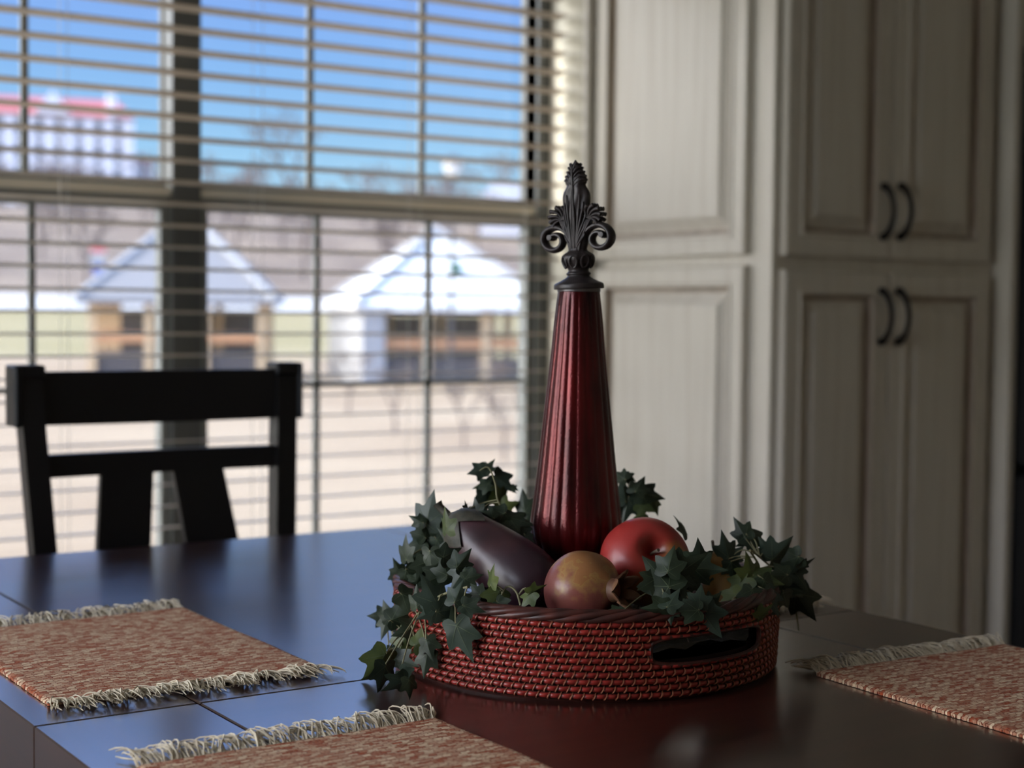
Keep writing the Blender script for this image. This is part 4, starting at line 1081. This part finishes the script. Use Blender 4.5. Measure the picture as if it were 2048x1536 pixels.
# street lamp
p = far(905, 328, 46); lz = gz(46)
t = thing('street_lamp', (p.x, p.y, lz), 'street lamp with pale globe and flat cap beyond the window', 'street lamp')
MB().tube([(0, 0, 0), (0, 0, p.z - lz - .3)], [.07, .045], 8).build('pole', M['post'], t, local=True)
MB().lathe([(.05, -.34), (.16, -.30), (.27, -.10), (.28, .02), (.24, .10)], 16, c=(0, 0, p.z - lz)).build('globe', M['globe'], t, local=True)
MB().lathe([(.42, .06), (.40, .10), (.2, .22), (.04, .28)], 16, c=(0, 0, p.z - lz)).build('cap', M['post'], t, local=True)
# banner on a pole
p = far(196, 512, 85); lz = gz(85)
t = thing('banner', (p.x, p.y, lz), 'small red, white and blue banner on a pole across the field', 'banner', rz=math.atan2(cam_r.y, cam_r.x))
MB().tube([(0, 0.05, 0), (0, 0.05, p.z - lz + 1.0)], .05, 6).build('pole', M['post'], t, local=True)
h_ = p.z - lz
b = MB(); b.bb(-.4, .4, -.02, .02, h_ + .2, h_ + .5, m=1); b.bb(-.4, .4, -.02, .02, h_ - .4, h_ + .2, m=0); b.bb(-.3, .3, -.02, .02, h_ - 1.0, h_ - .4, m=2)
b.build('cloth', [M['whitepaint'], M['pink'], M['blue']], t, smooth=False, local=True)
# apartment building on the hill
D = 350; sc = D / F
cL = far(-300, 400, D); cR = far(248, 400, D); zb_ = gz(D) - 3
ux = bearing_dir(-20); ur = Vector((ux.y, -ux.x, 0))
org = far(-20, 400, D)
t = thing('apartment_building', (org.x, org.y, zb_), 'large pale apartment building with red roof on the far hill', 'building', rz=math.atan2(ur.y, ur.x))
def bx(px): return (px + 20) * sc * .985
def bz(py): return far(100, py, D).z - zb_
b = MB(); b.bb(bx(-330), bx(246), .6, 16, 0, bz(228)); b.bb(bx(246), bx(288), 4, 14, 0, bz(312)); b.build('walls', M['dkglass'], t, smooth=False, local=True)
pr_ = MB()
x = -330
while x < 240:
    pr_.bb(bx(x), bx(x + 24), 0, .6, 0, bz(226)); x += 37
for py in range(228, 420, 46): pr_.bb(bx(-330), bx(246), .25, .6, bz(py + 9), bz(py))
pr_.bb(bx(252), bx(266), 3.4, 4, 0, bz(312)); pr_.bb(bx(274), bx(288), 3.4, 4, 0, bz(312))
pr_.build('piers', M['facade'], t, smooth=False, local=True)
def gable_roof(x0, x1, y0, y1, z0, z1):
    ym = (y0 + y1) / 2; k = (y1 - y0) * .18
    return MB().add([(x0, y0, z0), (x1, y0, z0), (x1, y1, z0), (x0, y1, z0), (x0 + k, ym, z1), (x1 - k, ym, z1)], [(0, 1, 5, 4), (1, 2, 5), (2, 3, 4, 5), (3, 0, 4), (0, 3, 2, 1)])
gable_roof(bx(-335), bx(250), -.8, 17, bz(228), bz(186)).build('roof', M['redroof'], t, smooth=False, local=True)
gable_roof(bx(243), bx(292), 3, 15, bz(312), bz(292)).build('wing_roof', M['redroof'], t, smooth=False, local=True)
MB().add([(bx(62), -1.2, bz(226)), (bx(128), -1.2, bz(226)), (bx(95), -1.2, bz(180)), (bx(62), 6, bz(226)), (bx(128), 6, bz(226)), (bx(95), 6, bz(180))], [(0, 1, 2), (3, 4, 5), (0, 1, 4, 3), (1, 2, 5, 4), (2, 0, 3, 5)]).build('gable', M['facade'], t, smooth=False, local=True)
MB().bb(bx(198), bx(214), -1, 1, bz(226), bz(182)).build('chimney', M['facade'], t, smooth=False, local=True)
# house on the right skyline
D2 = 230; org = far(1015, 400, D2); sc2 = D2 / F; ux = bearing_dir(1015); zb2 = gz(D2) - 2
t = thing('house', (org.x, org.y, zb2), 'pale grey house with a wide roof on the right skyline', 'house', rz=math.atan2(-ux.x, ux.y))
hz = lambda py: far(1015, py, D2).z - zb2
MB().bb(-55 * sc2, 90 * sc2, 0, 9, 0, hz(405)).build('walls', M['facade'], t, smooth=False, local=True)
gable_roof(-60 * sc2, 95 * sc2, -1, 10, hz(405), hz(362)).build('roof', M['roofgrey'], t, smooth=False, local=True)
# bare trees
def tree_mesh(seed, h=9, depth=5, spread=.55):
    rr = random.Random(seed); b = MB()
    def grow(p, d, L, r, k):
        q = p + d * L; b.tube([p, (p + q) / 2 + Vector((rr.uniform(-1, 1), rr.uniform(-1, 1), 0)) * L * .06, q], [r, r * .85, r * .7], 4 if k < 3 else 5, cap=False)
        if k == 0: return
        for _ in range(3 if k > 1 else 4):
            nd = (d + Vector((rr.uniform(-1, 1), rr.uniform(-1, 1), rr.uniform(-.25, .6))) * spread * 1.3).normalized()
            grow(q, nd, L * rr.uniform(.62, .82), r * .6, k - 1)
    grow(Vector((0, 0, 0)), Vector((0, 0, 1)), h * .3, h * .022, depth); return b
src = {}
rr = random.Random(21)
spots = []
for i in range(54):
    px = rr.uniform(-120, 1120); d = rr.uniform(160, 330)
    if -60 < px < 330 and d > 300: d = 240
    for _ in range(60):
        pp_ = bearing_dir(px) * d
        if all((pp_ - bearing_dir(q[0]) * q[1]).length > 9 for q in spots) and not (px > 900 and 205 < d < 260): break
        px = rr.uniform(-120, 1120); d = rr.uniform(160, 290)
    spots.append((px, d, rr.uniform(7, 12), 'bare brown tree on the hillside beyond the window', 'bare trees on the hillside'))
spots += [(575, 300, 21, 'tall bare tree on the skyline beyond the pavilions, middle of the window', None), (1000, 300, 15, 'bare tree on the skyline beside the pale grey house', None), (420, 310, 12, 'bare tree on the skyline just right of the window mullion', None)]
for i, (px, d, h, lab, grp) in enumerate(spots):
    k = i % 3
    p = bearing_dir(px) * d; z = gz(d) - .5 + 0
    if k not in src:
        o = tree_mesh(50 + k).build('bare_tree', M['bark'], smooth=False); src[k] = o
    else:
        o = src[k].copy(); COL.objects.link(o)
        for key in ('group',):
            if key in o: del o[key]
    o.location = (p.x, p.y, z); s = h / 9; o.scale = (s, s, s); o.rotation_euler = (0, 0, rr.uniform(0, 6)); tag(o, lab, 'tree', grp)
# young saplings in the near field
sap = None
for i, (px, d, h) in enumerate(((790, 30, 1.7), (930, 26, 1.5), (985, 33, 1.8), (700, 36, 1.9), (1010, 24, 1.4))):
    p = bearing_dir(px) * d
    if sap is None: o = sap = tree_mesh(77, 6, 4, .4).build('bare_sapling', M['bark'], smooth=False)
    else: o = sap.copy(); COL.objects.link(o)
    o.location = (p.x, p.y, gz(d) - .1); o.scale = (h / 6,) * 3; o.rotation_euler = (0, 0, i * 1.3)
    tag(o, 'low thin bare sapling on the dry grass in front of the white roofed pavilion', 'tree', 'bare saplings in the dry grass')
